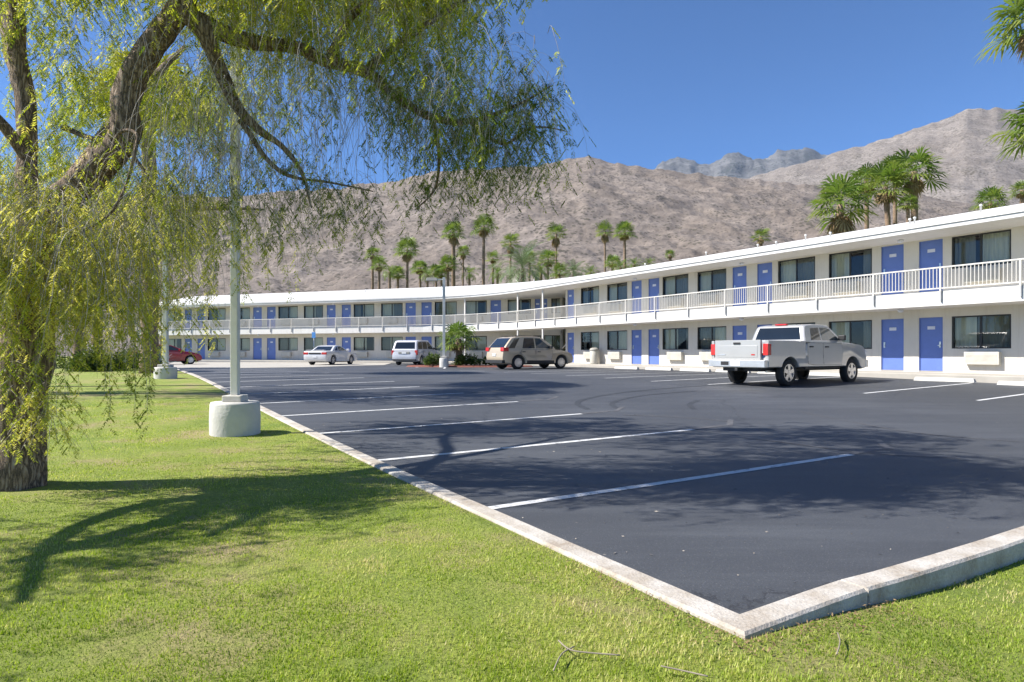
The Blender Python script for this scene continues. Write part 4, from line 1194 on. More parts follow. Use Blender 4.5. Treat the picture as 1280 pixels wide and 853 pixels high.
def pinnate(seed, n=34, L=2.6, mat_='date_leaf', pairs=26):
    r = random.Random(seed); V, Fc, T = [], [], []
    for i in range(n):
        az = i * 2.39996 + r.uniform(-0.2, 0.2); f = (i + .5) / n; el = R(82) - R(95) * f
        LL = L * r.uniform(0.8, 1.1); h = Vector((math.cos(az), math.sin(az), 0)); side = Vector((-h.y, h.x, 0))
        pts = []; p = Vector((0, 0, 0)); e = el
        for k in range(13):
            pts.append(p.copy()); p = p + (h * math.cos(e) + Vector((0, 0, math.sin(e)))) * LL / 12; e -= R(5.5 + 3 * f)
        tint = r.uniform(0.25, 0.8)
        for k in range(12):
            b = len(V); V.extend([tuple(pts[k] + side * 0.02), tuple(pts[k] - side * 0.02), tuple(pts[k + 1] - side * 0.015), tuple(pts[k + 1] + side * 0.015)]); Fc.append((b, b + 1, b + 2, b + 3)); T.extend([tint] * 4)
        for q in range(pairs):
            t = 0.15 + 0.85 * q / pairs; kk = min(11, int(t * 12)); p = pts[kk].lerp(pts[kk + 1], t * 12 - kk); d = (pts[kk + 1] - pts[kk]).normalized()
            for sd in (-1, 1):
                ld_ = (d * 0.75 + side * sd * 0.75 + Vector((0, 0, r.uniform(-0.15, 0.25)))).normalized(); ln = LL * 0.20 * math.sin(math.pi * (0.12 + 0.85 * t)) + 0.08
                wv = d.cross(ld_).normalized().cross(ld_) * 0.022
                m = p + ld_ * ln * .5; tip = p + ld_ * ln - Vector((0, 0, 0.12 * ln)); b = len(V); tt = min(1, max(0, tint + r.uniform(-.15, .15)))
                V.extend([tuple(p), tuple(m + wv), tuple(tip), tuple(m - wv)]); Fc.append((b, b + 1, b + 2, b + 3)); T.extend([tt] * 4)
    return (V, Fc, T)
DATE = [mesh_from("crown", pinnate(3), M['date_leaf']), mesh_from("crown", pinnate(4, 30, 2.6, pairs=24), M['palm_leaf'])]
def palm_trunk(h, r0, r1, lean, seed):
    r = random.Random(seed); pts, rad = [], []
    n = max(6, int(h / 0.45)); dx, dy = lean
    for i in range(n + 1):
        t = i / n; pts.append((dx * t * t + 0.03 * math.sin(t * 5 + seed), dy * t * t, h * t))
        rr = r0 + (r1 - r0) * t ** 0.8 + (0.25 * r0 * max(0, 1 - t * 9)); rad.append(rr * (1.06 if i % 2 else 0.95))
    mb = MB(); mb.tube(pts, rad, 9, wob=0.12); return mb, pts[-1]
npal = 0
def palm(u, v, y, rpx, kind, label, skirt=1.0, tr=0.20, lean=0.0, cat="palm tree", group="palms behind the motel", zb=0.1, R0=1.55):
    global npal
    npal += 1
    c = P(u, v, y)
    rad = rpx / F * y; sc = rad / R0 * 1.12
    h = c.z - zb
    o = empty("fan_palm" if kind < 10 else "feather_palm", (c.x - lean, y, zb), 0, label, cat, group)
    mb, tip = palm_trunk(h, tr * 1.15, tr * 0.85, (lean, 0), npal); mb.build("trunk", M['palm_bark'], o)
    if kind < 10:
        a, b = FAN[kind] if kind < 4 else FANY[0]
    else: a, b = DATE[kind - 10], None
    q = bpy.data.objects.new("crown", a); COL.objects.link(q); q.parent = o; q.location = tip; q.scale = (sc,) * 3; q.rotation_euler = (0, 0, npal * 1.7)
    if b and skirt > 0:
        q = bpy.data.objects.new("dead_fronds", b); COL.objects.link(q); q.parent = o; q.location = (tip[0], tip[1], tip[2] - 0.12 * rad); q.scale = (sc * 0.72 , sc * 0.72, sc * 0.9 * skirt); q.rotation_euler = (0, 0, npal * 0.7)
    return o
ROW = "palms behind the far wing"; NEARP = "palms behind the near wing"
palm(466, 318, 92, 10, 0, "small fan palm showing over the far wing roof, leftmost of the row", 0.6, group=ROW)
palm(474, 331, 88, 11, 1, "low bushy fan palm just right of the row's leftmost palm", 0.6, group=ROW)
palm(509, 312, 90, 16, 1, "fan palm with a drooping crown standing left of the tall thick trunked palms", 0.8, group=ROW)
palm(525, 335, 95, 12, 3, "short fan palm with its crown at roof level, right of the drooping palm", 0.5, group=ROW)
palm(545, 339, 98, 10, 0, "little fan palm squeezed low between two short palms over the far wing", 0.5, group=ROW)
palm(560, 331, 90, 13, 1, "short wide fan palm at the foot of the leftmost tall palm", 0.5, group=ROW)
palm(567, 291, 95, 15, 1, "tall thick trunked fan palm, left one of the two tallest over the far wing", 0.9, 0.32, group=ROW)
palm(579, 315, 100, 9, 0, "thin fan palm with a small crown between the two tallest palms", 1.0, 0.15, group=ROW)
palm(604.5, 283, 95, 15, 1, "tallest fan palm over the far wing with a slim straight trunk", 0.7, 0.24, group=ROW)
palm(616, 323, 100, 9, 2, "small round fan palm right beside the tallest trunk", 0.7, group=ROW)
palm(638, 303, 105, 12, 2, "round headed fan palm with a brown skirt above the grey feather palm", 1.3, group=ROW)
palm(685, 324, 92, 13, 0, "short fan palm between the grey feather palm and the tall round headed one", 0.7, group=ROW)
palm(695.5, 292, 100, 13, 2, "tall round headed fan palm with thin trunk, over the bend of the motel", 1.3, 0.17, group=ROW)
palm(662, 322, 98, 9, 1, "dark green fan palm crown peeping out behind the grey feather palm", 0.4, group=ROW)
palm(653, 336, 72, 40, 10, "big grey green feather palm spreading low over the roof at the bend", cat="palm tree", group=ROW, R0=2.3)
palm(717, 341, 75, 20, 10, "smaller feather palm low behind the roof, right of the big grey one", group=ROW, R0=2.3)
palm(756, 289, 92, 12, 2, "slender fan palm with brown skirted head, left one of a pair over the roof", 1.2, 0.16, group=ROW)
palm(781, 290, 88, 14, 1, "slender fan palm with open green crown, right one of a pair over the roof", 0.6, 0.22, group=ROW)
palm(766, 328, 86, 11, 3, "bushy green palm crown at the foot of the slender pair", 0.4, group=ROW)
palm(793, 331, 84, 11, 11, "low bright green palm tuft on the roof line right of the slender pair", group=ROW, R0=2.3)
for u_, v_, y_, r_, k_, l_ in (
        (487, 340, 84, 12, 11, "low green palm tuft over the far wing between the first small palms"),
        (497, 343, 90, 11, 1, "squat fan palm tuft left of the drooping palm's trunk"),
        (534, 344, 86, 12, 11, "low feathery tuft right of the drooping palm's trunk"),
        (552, 343, 92, 11, 1, "squat green crown at roof level before the tallest palms"),
        (587, 343, 90, 13, 11, "low feathery tuft between the two tallest palm trunks"),
        (622, 342, 88, 14, 11, "feathery tuft left of the big grey feather palm"),
        (676, 341, 84, 15, 11, "green feathery tuft right of the big grey feather palm"),
        (700, 340, 86, 12, 1, "squat fan crown at the foot of the round headed palm at the bend"),
        (738, 341, 80, 12, 11, "low green tuft between the bend and the slender pair of palms"),
        (776, 334, 80, 13, 11, "feathery green tuft under the slender pair of palms"),
        (812, 330, 76, 10, 11, "last low green tuft before the near wing roof rises")):
    palm(u_, v_, y_, r_, k_, l_, 0.3, group=ROW, R0=2.3 if k_ > 9 else 1.55)
palm(838, 319, 75, 7, 0, "tiny palm crown just clearing the roof midway along the near wing", 0.5, group=NEARP)
palm(951, 296, 65, 11, 2, "single small fan palm crown poking over the middle of the near wing roof", 0.8, group=NEARP)
palm(1050, 256, 50, 36, 1, "broad low fan palm with hanging leaves, leftmost of the cluster over the near wing", 1.0, 0.30, group=NEARP)
palm(1106, 232, 54, 30, 0, "fan palm with a leaning brown trunk in the middle of the roof cluster", 0.7, 0.24, lean=-0.6, group=NEARP)
palm(1083, 226, 58, 22, 3, "fan palm standing behind the leaning one in the roof cluster", 0.6, 0.2, group=NEARP)
palm(1143, 215, 54, 30, 1, "tallest palm of the roof cluster with a thick ragged trunk", 0.8, 0.30, group=NEARP)
palm(1119, 212, 60, 20, 0, "fan palm crown half behind the cluster's tallest palm", 0.6, 0.2, group=NEARP)
palm(1135, 255, 52, 13, 3, "young fan palm low between the trunks of the roof cluster", 0.3, 0.15, group=NEARP)
palm(1238, 252, 58, 19, 1, "fan palm crown alone above the right part of the near wing roof", 0.6, group=NEARP)
palm(1277, 238, 60, 14, 0, "palm crown at the right edge of view, low behind the roof end", 0.6, group=NEARP)
palm(1293, 26, 33, 46, 3, "tall palm high at the right edge with its crown against the sky", 0.7, 0.26, group=NEARP)
palm(1305, 158, 36, 44, 3, "palm at the right edge hanging its leaves before the mountain top", 0.7, 0.26, group=NEARP)
# far end of the lawn: tall palm whose shadow crosses the lot
palm(187, 120, 27, 56, 4, "tall yellow green palm rising from the far end of the lawn", 0.6, 0.30, cat="palm tree", group="palms on the lawn", zb=0.3)
palm(-60, -220, 18.5, 70, 3, "very tall palm left of the lawn beyond the picture's edge", 0.6, 0.14, group="palms on the lawn", zb=0.2)
palm(-40, -150, 16.0, 70, 3, "second tall palm left of the lawn beyond the picture's edge", 0.6, 0.12, group="palms on the lawn", zb=0.2)
for u, v, y, rp, l in ((100, 340, 30, 30, "stout palm behind the near pepper tree with a low crown"), (122, 330, 36, 26, "slim palm behind the near pepper tree, right of the stout one")):
    palm(u, v, y, rp, 3, l, 1.6, 0.26, group="palms on the lawn", zb=0.3)

# ------------------------------------------------------------------ palm island and shrubs
c = G(585, 459.5); 
mb = MB(); n = 40
ring = []
for k in range(n):
    a = 2 * math.pi * k / n; ring.append((c.x + 4.0 * math.cos(a) , c.y + 1.7 + 1.6 * math.sin(a)))
for q in ring: mb.v.append((q[0], q[1], 0.33))
for q in ring: mb.v.append((c.x + (q[0] - c.x) * 0.96, c.y + 1.7 + (q[1] - c.y - 1.7) * 0.9, 0.44))
for k in range(n): mb.f.append((k, (k + 1) % n, n + (k + 1) % n, n + k)); mb.m.append(0); mb.s.append(False)
mb.f.append(tuple(range(n, 2 * n))); mb.m.append(0); mb.s.append(False)
tag(mb.build("planting_bed", M['mulch']), kind="structure")
isl = palm(573, 424, c.y + 1.6, 24, 3, "short drooping palm on the mulch island before the far wing", 0.5, 0.20, group="island plants", zb=0.43)
def bush(name, loc, rx, ry, rz, n, leaf, mat_, label, cat, group=None, seed=1, up=0.4):
    r = random.Random(seed); o = empty(name, loc, 0, label, cat, group)
    V, Fc, T = [], [], []
    for i in range(n):
        th, ph = r.uniform(0, 6.28), math.acos(r.uniform(-0.1, 1)); rad = r.random() ** 0.35
        lump = 0.8 + 0.3 * noise.noise(Vector((math.cos(th) * 1.7 + seed, math.sin(th) * 1.7, ph * 1.5)))
        p = Vector((rx * math.sin(ph) * math.cos(th), ry * math.sin(ph) * math.sin(th), rz * math.cos(ph))) * rad * lump + Vector((0, 0, 0.1))
        d = (Vector((math.cos(th), math.sin(th), up)) + Vector((r.gauss(0, .5), r.gauss(0, .5), r.gauss(0, .4)))).normalized()
        w = d.cross(Vector((r.gauss(0, 1), r.gauss(0, 1), r.gauss(0, 1)))).normalized() * leaf * 0.25
        t = r.random(); b = len(V)
        V.extend([tuple(p), tuple(p + d * leaf * .5 + w), tuple(p + d * leaf), tuple(p + d * leaf * .5 - w)]); Fc.append((b, b + 1, b + 2, b + 3)); T.extend([t] * 4)
    np_mesh("foliage", np.array(V), np.array(Fc), mat_, o, tint=np.array(T))
    mb = MB()
    for k in range(5): 
        a = k * 1.3; mb.tube([(0, 0, 0), (0.3 * rx * math.cos(a), 0.3 * ry * math.sin(a), 0.5 * rz), (0.6 * rx * math.cos(a), 0.6 * ry * math.sin(a), 0.8 * rz)], [0.03, 0.02, 0.008], 5)
    mb.build("stems", M['bark'], o)
    return o
bush("shrub", (c.x - 2.2, c.y + 1.0, 0.42), 0.7, 0.6, 0.8, 900, 0.16, M['shrub_leaf'], "rounded green shrub on the mulch island next to the lamp base", "shrub", "island plants", 3)
bush("shrub", (c.x - 0.2, c.y + 1.3, 0.42), 0.9, 0.6, 0.75, 900, 0.18, M['shrub_leaf'], "dark shrub under the short island palm", "shrub", "island plants", 4)
bush("shrub", (c.x + 1.3, c.y + 1.4, 0.42), 0.9, 0.6, 0.55, 700, 0.16, M['shrub_leaf'], "low dark shrub at the right end of the mulch island", "shrub", "island plants", 5)
def agave(loc, rad, label, seed=1):
    r = random.Random(seed); o = empty("agave_plant", loc, 0, label, "agave", "lawn end plants"); V, Fc, T = [], [], []
    for i in range(60):
        az = i * 2.39996; el = R(85) - R(75) * (i / 60); d = Vector((math.cos(az) * math.cos(el), math.sin(az) * math.cos(el), math.sin(el))); sd = Vector((-math.sin(az), math.cos(az), 0)); L = rad * r.uniform(.85, 1.1)
        p = Vector((0, 0, .15)); m = p + d * L * .5; b = len(V); w_ = 0.085 * rad; t = r.random()
        V.extend([tuple(p + sd * w_ * .6), tuple(m + sd * w_), tuple(p + d * L + Vector((0, 0, .04))), tuple(m - sd * w_), tuple(p - sd * w_ * .6)]); T.extend([t] * 5)
        Fc.append((b, b + 1, b + 2, b + 3)); Fc.append((b, b + 2, b + 3, b + 4)) if False else Fc.append((b, b + 3, b + 4, b))
    V = np.array(V); quads = np.array([f if f[0] != f[3] else (f[0], f[1], f[2], f[2]) for f in Fc if f[0] != f[3]])
    np_mesh("leaves", V, quads, M['agave_leaf'], o, tint=np.array(T)); mb = MB(); mb.lathe([(.16, 0), (.14, .2), (.03, .3)], 10); mb.build("core", M['bark'], o); return o
p = G(187, 462.5); agave((p.x, p.y + .6, p.z), 1.05, "blue grey agave beside the palm trunk at the end of the lawn", 2)
k = 0
for u, v, rx, rz, lab in ((150, 463.5, 1.1, 1.1, "dark green shrub left of the blue agave at the lawn's end"), (118, 465, 1.3, 1.0, "low shrub at the palm feet behind the lawn"), (95, 466, 1.0, 1.3, "dark shrub behind the pepper tree at the left of the lawn"), (30, 462, 2.2, 1.7, "wide hedge shrub at the far left behind the pepper tree trunk"), (-60, 462, 2.5, 1.9, "hedge shrub beyond the left edge of view")):
    p = G(u, v); k += 1
    bush("shrub", (p.x, p.y + .8, p.z), rx, rx * .8, rz, 1500, 0.16, M['shrub_leaf'], lab, "shrub", "lawn end plants", 20 + k)

# ------------------------------------------------------------------ weeping pepper trees
DENS = 2.45
class Leaves:
    def __init__(self): self.p, self.d, self.L, self.w, self.t = [], [], [], [], []
    def arrays(self):
        p = np.array(self.p); d = np.array(self.d); L = np.array(self.L)[:, None]; w = np.array(self.w)
        v = np.stack([p, p + d * L * 0.45 + w, p + d * L, p + d * L * 0.45 - w], 1).reshape(-1, 3)
        f = np.arange(len(v)).reshape(-1, 4)
        return v, f, np.repeat(np.array(self.t), 4)
class Twigs:
    def __init__(self): self.a = []
    def arrays(self):
        V, Fc = [], []
        for pts, r0, r1 in self.a:
            b = len(V); n = len(pts)
            for i, p in enumerate(pts):
                r = r0 + (r1 - r0) * i / (n - 1)
                V += [(p.x + r, p.y, p.z), (p.x - r * .5, p.y + r * .87, p.z), (p.x - r * .5, p.y - r * .87, p.z)]
            for i in range(n - 1):
                for k in range(3): Fc.append((b + i * 3 + k, b + i * 3 + (k + 1) % 3, b + i * 3 + 3 + (k + 1) % 3, b + i * 3 + 3 + k))
        return np.array(V), np.array(Fc)
def catmull(pts, k=6):
    out = []
    for i in range(len(pts) - 1):
        p0, p1, p2, p3 = pts[max(i - 1, 0)], pts[i], pts[i + 1], pts[min(i + 2, len(pts) - 1)]
        for j in range(k):
            t = j / k
            out.append(0.5 * ((2 * p1) + (p2 - p0) * t + (2 * p0 - 5 * p1 + 4 * p2 - p3) * t * t + (3 * p1 - p0 - 3 * p2 + p3) * t ** 3))
    return out + [pts[-1]]
def strand(lv, tw, r, p, d, L, leaf, tint, tr=0.0028, pinn=1.0, grav=0.26):
    step = 0.06; n = max(3, int(L / step)); pts = [p.copy()]; d = d.normalized(); curl = Vector((r.gauss(0, .05), r.gauss(0, .05), 0))
    t0 = min(1, max(0, r.gauss(tint, 0.13)))
    for i in range(n):
        d = (d + Vector((0, 0, -grav)) + curl * 0.5 + Vector((r.gauss(0, .05), r.gauss(0, .05), 0))).normalized()
        p = p + d * step; pts.append(p.copy())
    tw.a.append((pts[::2] if len(pts) > 4 else pts, tr, tr * 0.4))
    if leaf <= 0: return
    for i in range(1, len(pts)):
        t = i / len(pts)
        if r.random() > leaf * (0.35 + 0.8 * t): continue
        # one compound leaf: short rachis with small leaflets
        q = pts[i]; az = r.uniform(0, 6.28)
        rd = Vector((math.cos(az) * .7, math.sin(az) * .7, -1.05)).normalized(); rl = r.uniform(.07, .13) * pinn
        side = rd.cross(Vector((0, 0, 1))).normalized()
        tt = min(1, max(0, t0 + r.gauss(0, .08)))
        for j in range(6):
            b = q + rd * rl * (j + .6) / 6
            for sgn in (-1, 1):
                ldr = (rd * .55 + side * sgn * .8 + Vector((0, 0, -.25 + r.gauss(0, .15)))).normalized()
                lv.p.append(b); lv.d.append(ldr); lv.L.append(r.uniform(.025, .042) * pinn); wv = ldr.cross(Vector((r.gauss(0, .6), r.gauss(0, .6), 1))).normalized() * .0050 * pinn; lv.w.append(wv); lv.t.append(tt)

def pepper_tree(name, label, base, limbs, emitters, seed, parentloc):
    r = random.Random(seed)
    o = empty(name, parentloc, 0, label, "tree", "weeping pepper trees")
    off = Vector(parentloc)
    mb = MB()
    for li, (pts, rad) in enumerate(limbs):
        c_ = catmull([q - off for q in pts], 6)
        rr = []
        for i in range(len(c_)):
            t = i / (len(c_) - 1) * (len(rad) - 1); k = min(len(rad) - 2, int(t)); rr.append(rad[k] + (rad[k + 1] - rad[k]) * (t - k))
        if li in (1, 2, 3, 9): rr = [q * 0.87 for q in rr]
        c2 = [q + Vector((noise.noise(q * 2.5), noise.noise(q * 2.5 + Vector((9, 0, 0))), 0)) * 0.03 for q in c_] if li else c_
        mb.tube(c2, rr, 14 if rad[0] > .1 else 7, wob=0.22)
    mb.build("trunk", M['bark'], o)
    lv, tw = Leaves(), Twigs()
    for em in emitters:
        path, n, (l0, l1), leaf, tint, spread, yspread = em[:7]
        n = int(n * (DENS if leaf > .1 else 1.0))
        pin = em[7] if len(em) > 7 else 1.0
        pts = catmull([q - off for q in path], 8)
        for i in range(n):
            f = r.random() * (len(pts) - 1); k = min(len(pts) - 2, int(f)); q = pts[k].lerp(pts[k + 1], f - k)
            q = q + Vector((r.gauss(0, spread), r.gauss(0, yspread), r.gauss(0, spread * .8)))
            az = r.uniform(0, 6.28); d = Vector((math.cos(az), math.sin(az), r.uniform(-.2, .7)))
            L = r.uniform(l0, l1); lf = leaf * r.uniform(.6, 1.25) if r.random() > 0.12 else leaf * .15
            strand(lv, tw, r, q, d, L, lf, tint, pinn=pin)
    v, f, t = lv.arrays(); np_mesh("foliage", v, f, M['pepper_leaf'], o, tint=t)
    v2, f2 = tw.arrays(); np_mesh("twigs", v2, f2, M['twig'], o)
    print(name, "leaves", len(f), "twig faces", len(f2))
    return o
Y = 6.0
def pl(lst): return [P(*q) for q in lst]
base = G(22, 612, 0.02)
B = Vector((base.x, base.y, base.z - 0.12))
limbs = [
    (pl([(14, 640, 5.95), (20, 600, 5.95), (24, 540, 5.95), (31, 460, 5.95), (36, 400, 5.97), (44, 340, 6.0)]), [0.36, 0.235, 0.195, 0.225, 0.21, 0.19]),
    (pl([(40, 360, 6.0), (50, 310, 6.0), (75, 255, 6.0), (120, 215, 5.95), (155, 172, 5.9), (160, 120, 5.9), (190, 55, 5.9), (225, 15, 5.9), (240, -30, 5.9)]), [0.19, 0.175, 0.165, 0.155, 0.145, 0.135, 0.125, 0.12, 0.08]),
    (pl([(225, 12, 5.9), (255, 40, 5.9), (275, 85, 6.0), (295, 130, 6.1), (320, 160, 6.2), (355, 185, 6.3), (380, 225, 6.4), (390, 260, 6.4)]), [0.11, 0.095, 0.075, 0.06, 0.045, 0.03, 0.02, 0.008]),
    (pl([(232, 18, 5.9), (300, 50, 6.0), (370, 60, 6.1), (410, 78, 6.1), (455, 90, 6.1), (490, 118, 6.1), (540, 148, 6.1), (590, 152, 6.0), (640, 135, 5.9), (690, 108, 5.9)]), [0.10, 0.085, 0.075, 0.07, 0.062, 0.052, 0.042, 0.03, 0.018, 0.006]),
    (pl([(410, 78, 6.1), (425, 50, 6.1), (440, 20, 6.2), (500, -30, 6.2)]), [0.05, 0.045, 0.04, 0.02]),
    (pl([(455, 90, 6.1), (520, 40, 6.3), (580, 0, 6.4), (640, -40, 6.4)]), [0.045, 0.035, 0.025, 0.01]),
    (pl([(590, 152, 6.0), (630, 180, 6.0), (665, 160, 6.0), (708, 165, 6.0)]), [0.025, 0.016, 0.01, 0.004]),
    (pl([(540, 148, 6.1), (548, 190, 6.15), (542, 235, 6.15), (520, 262, 6.2)]), [0.03, 0.018, 0.012, 0.005]),
    (pl([(300, 150, 6.15), (350, 215, 6.3), (410, 228, 6.4), (468, 240, 6.4)]), [0.03, 0.02, 0.012, 0.005]),
    (pl([(42, 350, 5.98), (38, 300, 6.1), (34, 250, 6.2), (33, 180, 6.3), (28, 100, 6.35), (18, 20, 6.4), (10, -60, 6.4)]), [0.14, 0.115, 0.105, 0.10, 0.095, 0.085, 0.06]),
    (pl([(30, 120, 6.35), (0, 20, 7.5), (-20, -50, 9.4), (160, -80, 10.2)]), [0.08, 0.07, 0.05, 0.02]),
    (pl([(33, 200, 6.25), (0, 150, 6.1), (-60, 90, 5.9)]), [0.06, 0.05, 0.03]),
    (pl([(36, 380, 5.95), (-20, 330, 5.5), (-140, 280, 4.8), (-330, 220, 4.2), (-560, 180, 3.6)]), [0.15, 0.13, 0.11, 0.08, 0.04]),
    (pl([(-20, 330, 5.5), (-120, 200, 5.2), (-300, 60, 4.6), (-500, -40, 4.0)]), [0.09, 0.08, 0.06, 0.03]),
    ([P(-20, 330, 5.5), Vector((-5.6, 4.9, 2.6)), Vector((-6.0, 4.0, 3.0)), Vector((-5.6, 2.9, 3.2))], [0.10, 0.08, 0.06, 0.03]),
    (pl([(60, 280, 6.0), (110, 200, 6.8), (170, 120, 7.8), (230, 60, 9.0)]), [0.10, 0.08, 0.06, 0.03]),
    (pl([(78, 160, 6.5), (120, 175, 6.3), (160, 190, 6.0), (195, 240, 5.8)]), [0.03, 0.025, 0.02, 0.006]),
    (pl([(140, 195, 5.6), (152, 165, 5.5), (172, 170, 5.45), (168, 205, 5.4), (150, 245, 5.4), (128, 275, 5.4), (60, 310, 5.4)]), [0.02, 0.016, 0.014, 0.013, 0.012, 0.009, 0.004]),
]
E = []
# top left, hanging bright leaves
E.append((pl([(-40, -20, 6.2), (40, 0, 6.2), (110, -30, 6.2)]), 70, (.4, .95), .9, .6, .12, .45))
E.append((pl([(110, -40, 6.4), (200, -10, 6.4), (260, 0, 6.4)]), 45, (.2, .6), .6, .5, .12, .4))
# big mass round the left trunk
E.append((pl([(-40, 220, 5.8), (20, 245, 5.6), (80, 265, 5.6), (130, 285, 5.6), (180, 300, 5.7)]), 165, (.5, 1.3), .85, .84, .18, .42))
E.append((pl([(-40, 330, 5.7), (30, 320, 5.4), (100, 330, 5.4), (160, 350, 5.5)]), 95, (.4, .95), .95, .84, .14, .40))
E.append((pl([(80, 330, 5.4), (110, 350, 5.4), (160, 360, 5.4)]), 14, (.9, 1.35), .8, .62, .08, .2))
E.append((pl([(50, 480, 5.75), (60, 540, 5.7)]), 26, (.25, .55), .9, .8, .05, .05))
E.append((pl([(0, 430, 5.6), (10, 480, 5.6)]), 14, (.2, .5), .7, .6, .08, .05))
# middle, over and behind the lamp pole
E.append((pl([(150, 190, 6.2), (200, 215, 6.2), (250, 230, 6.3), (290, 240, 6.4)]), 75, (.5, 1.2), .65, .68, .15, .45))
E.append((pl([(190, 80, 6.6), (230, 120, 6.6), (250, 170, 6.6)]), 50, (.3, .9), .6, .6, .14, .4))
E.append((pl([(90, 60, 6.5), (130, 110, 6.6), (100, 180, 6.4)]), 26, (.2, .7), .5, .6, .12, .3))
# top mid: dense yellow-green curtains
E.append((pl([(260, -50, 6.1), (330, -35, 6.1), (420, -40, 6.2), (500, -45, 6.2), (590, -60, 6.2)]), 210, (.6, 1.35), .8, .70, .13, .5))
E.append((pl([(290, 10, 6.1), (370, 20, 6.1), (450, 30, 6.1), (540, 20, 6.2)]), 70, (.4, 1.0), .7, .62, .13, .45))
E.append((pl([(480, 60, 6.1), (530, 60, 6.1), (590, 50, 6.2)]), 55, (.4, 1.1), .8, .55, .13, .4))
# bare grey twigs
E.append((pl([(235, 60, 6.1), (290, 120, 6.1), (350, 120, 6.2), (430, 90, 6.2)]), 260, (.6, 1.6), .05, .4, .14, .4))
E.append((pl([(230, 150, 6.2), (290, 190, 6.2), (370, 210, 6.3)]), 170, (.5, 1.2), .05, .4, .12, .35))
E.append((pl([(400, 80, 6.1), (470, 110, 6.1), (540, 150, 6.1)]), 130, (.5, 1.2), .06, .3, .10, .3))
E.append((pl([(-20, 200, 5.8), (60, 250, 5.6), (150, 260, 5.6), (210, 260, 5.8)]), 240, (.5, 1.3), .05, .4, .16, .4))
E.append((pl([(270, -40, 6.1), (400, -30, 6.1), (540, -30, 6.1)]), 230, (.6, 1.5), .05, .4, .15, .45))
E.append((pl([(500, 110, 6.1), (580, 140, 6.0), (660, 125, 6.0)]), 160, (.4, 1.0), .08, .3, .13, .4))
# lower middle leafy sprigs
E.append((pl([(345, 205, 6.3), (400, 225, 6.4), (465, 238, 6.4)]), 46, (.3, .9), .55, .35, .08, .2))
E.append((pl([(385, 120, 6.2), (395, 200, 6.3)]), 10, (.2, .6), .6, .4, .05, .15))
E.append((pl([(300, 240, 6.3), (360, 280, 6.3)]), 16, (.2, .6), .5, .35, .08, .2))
# right end: lower leaf tint paints in the shade of foliage seen backlit
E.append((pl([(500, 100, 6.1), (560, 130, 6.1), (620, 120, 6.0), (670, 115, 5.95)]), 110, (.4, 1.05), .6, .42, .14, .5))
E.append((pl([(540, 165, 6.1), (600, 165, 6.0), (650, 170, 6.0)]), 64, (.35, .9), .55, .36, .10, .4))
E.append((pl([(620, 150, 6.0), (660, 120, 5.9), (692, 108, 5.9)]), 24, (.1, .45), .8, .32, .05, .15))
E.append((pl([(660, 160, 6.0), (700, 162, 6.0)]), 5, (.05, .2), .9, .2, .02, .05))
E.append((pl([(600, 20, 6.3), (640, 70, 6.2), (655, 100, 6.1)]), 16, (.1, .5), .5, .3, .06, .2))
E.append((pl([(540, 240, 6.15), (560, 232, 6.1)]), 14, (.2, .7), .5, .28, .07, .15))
# over the camera's left: only their shadow shows on the lawn
E.append((pl([(-250, 120, 4.6), (-420, 60, 4.1), (-560, 20, 3.8)]), 80, (.3, .9), .8, .6, .3, .4, 1.2))
E.append((pl([(-120, 100, 5.2), (-250, 0, 4.9)]), 50, (.3, .9), .8, .6, .3, .4, 1.2))
E.append(([Vector((-6.3, 4.3, 3.2)), Vector((-5.9, 3.6, 3.1)), Vector((-5.4, 2.7, 3.0))], 50, (.3, .9), .7, .6, .4, .4, 1.1))
E.append(([Vector((-6.9, 3.9, 4.2)), Vector((-6.3, 2.9, 4.0))], 36, (.3, .9), .7, .6, .4, .4, 1.1))
# mostly unseen crown above and behind, leaves enlarged to thicken its cast shadow
E.append((pl([(200, -140, 6.6), (330, -160, 6.8), (470, -150, 6.8), (600, -130, 6.6)]), 190, (.4, 1.0), .9, .6, .2, .6, 1.9))
E.append((pl([(240, -60, 8.6), (340, -40, 9.0), (460, -30, 9.0), (560, -40, 8.6)]), 130, (.3, .9), .8, .5, .2, .5, 1.8))
E.append((pl([(60, 250, 7.6), (130, 240, 7.8), (200, 250, 8.0)]), 40, (.4, 1.1), .7, .7, .2, .5))
E.append((pl([(90, 110, 9.4), (200, 90, 9.6), (320, 110, 9.6)]), 90, (.4, 1.1), .8, .6, .25, .5, 1.6))
E.append((pl([(420, -120, 6.4), (520, -110, 6.3), (610, -100, 6.2)]), 110, (.3, .8), .9, .6, .2, .5, 1.7))
E.append((pl([(380, -120, 8.8), (470, -130, 8.8), (560, -120, 8.6)]), 70, (.3, .8), .9, .5, .2, .4, 1.9))
E.append((pl([(0, -110, 5.6), (130, -125, 5.6), (280, -125, 5.5), (440, -110, 5.5)]), 170, (.2, .55), .9, .6, .13, .35, 1.9))
E.append((pl([(-120, -60, 9.8), (40, -70, 10.0), (200, -70, 10.2)]), 120, (.3, .8), .9, .6, .25, .35, 2.2))
pepper_tree("pepper_tree", "big weeping pepper tree with furrowed trunk at the left, its branches hanging over the lawn", B, limbs, E, 5, (base.x, base.y, base.z - 0.02))

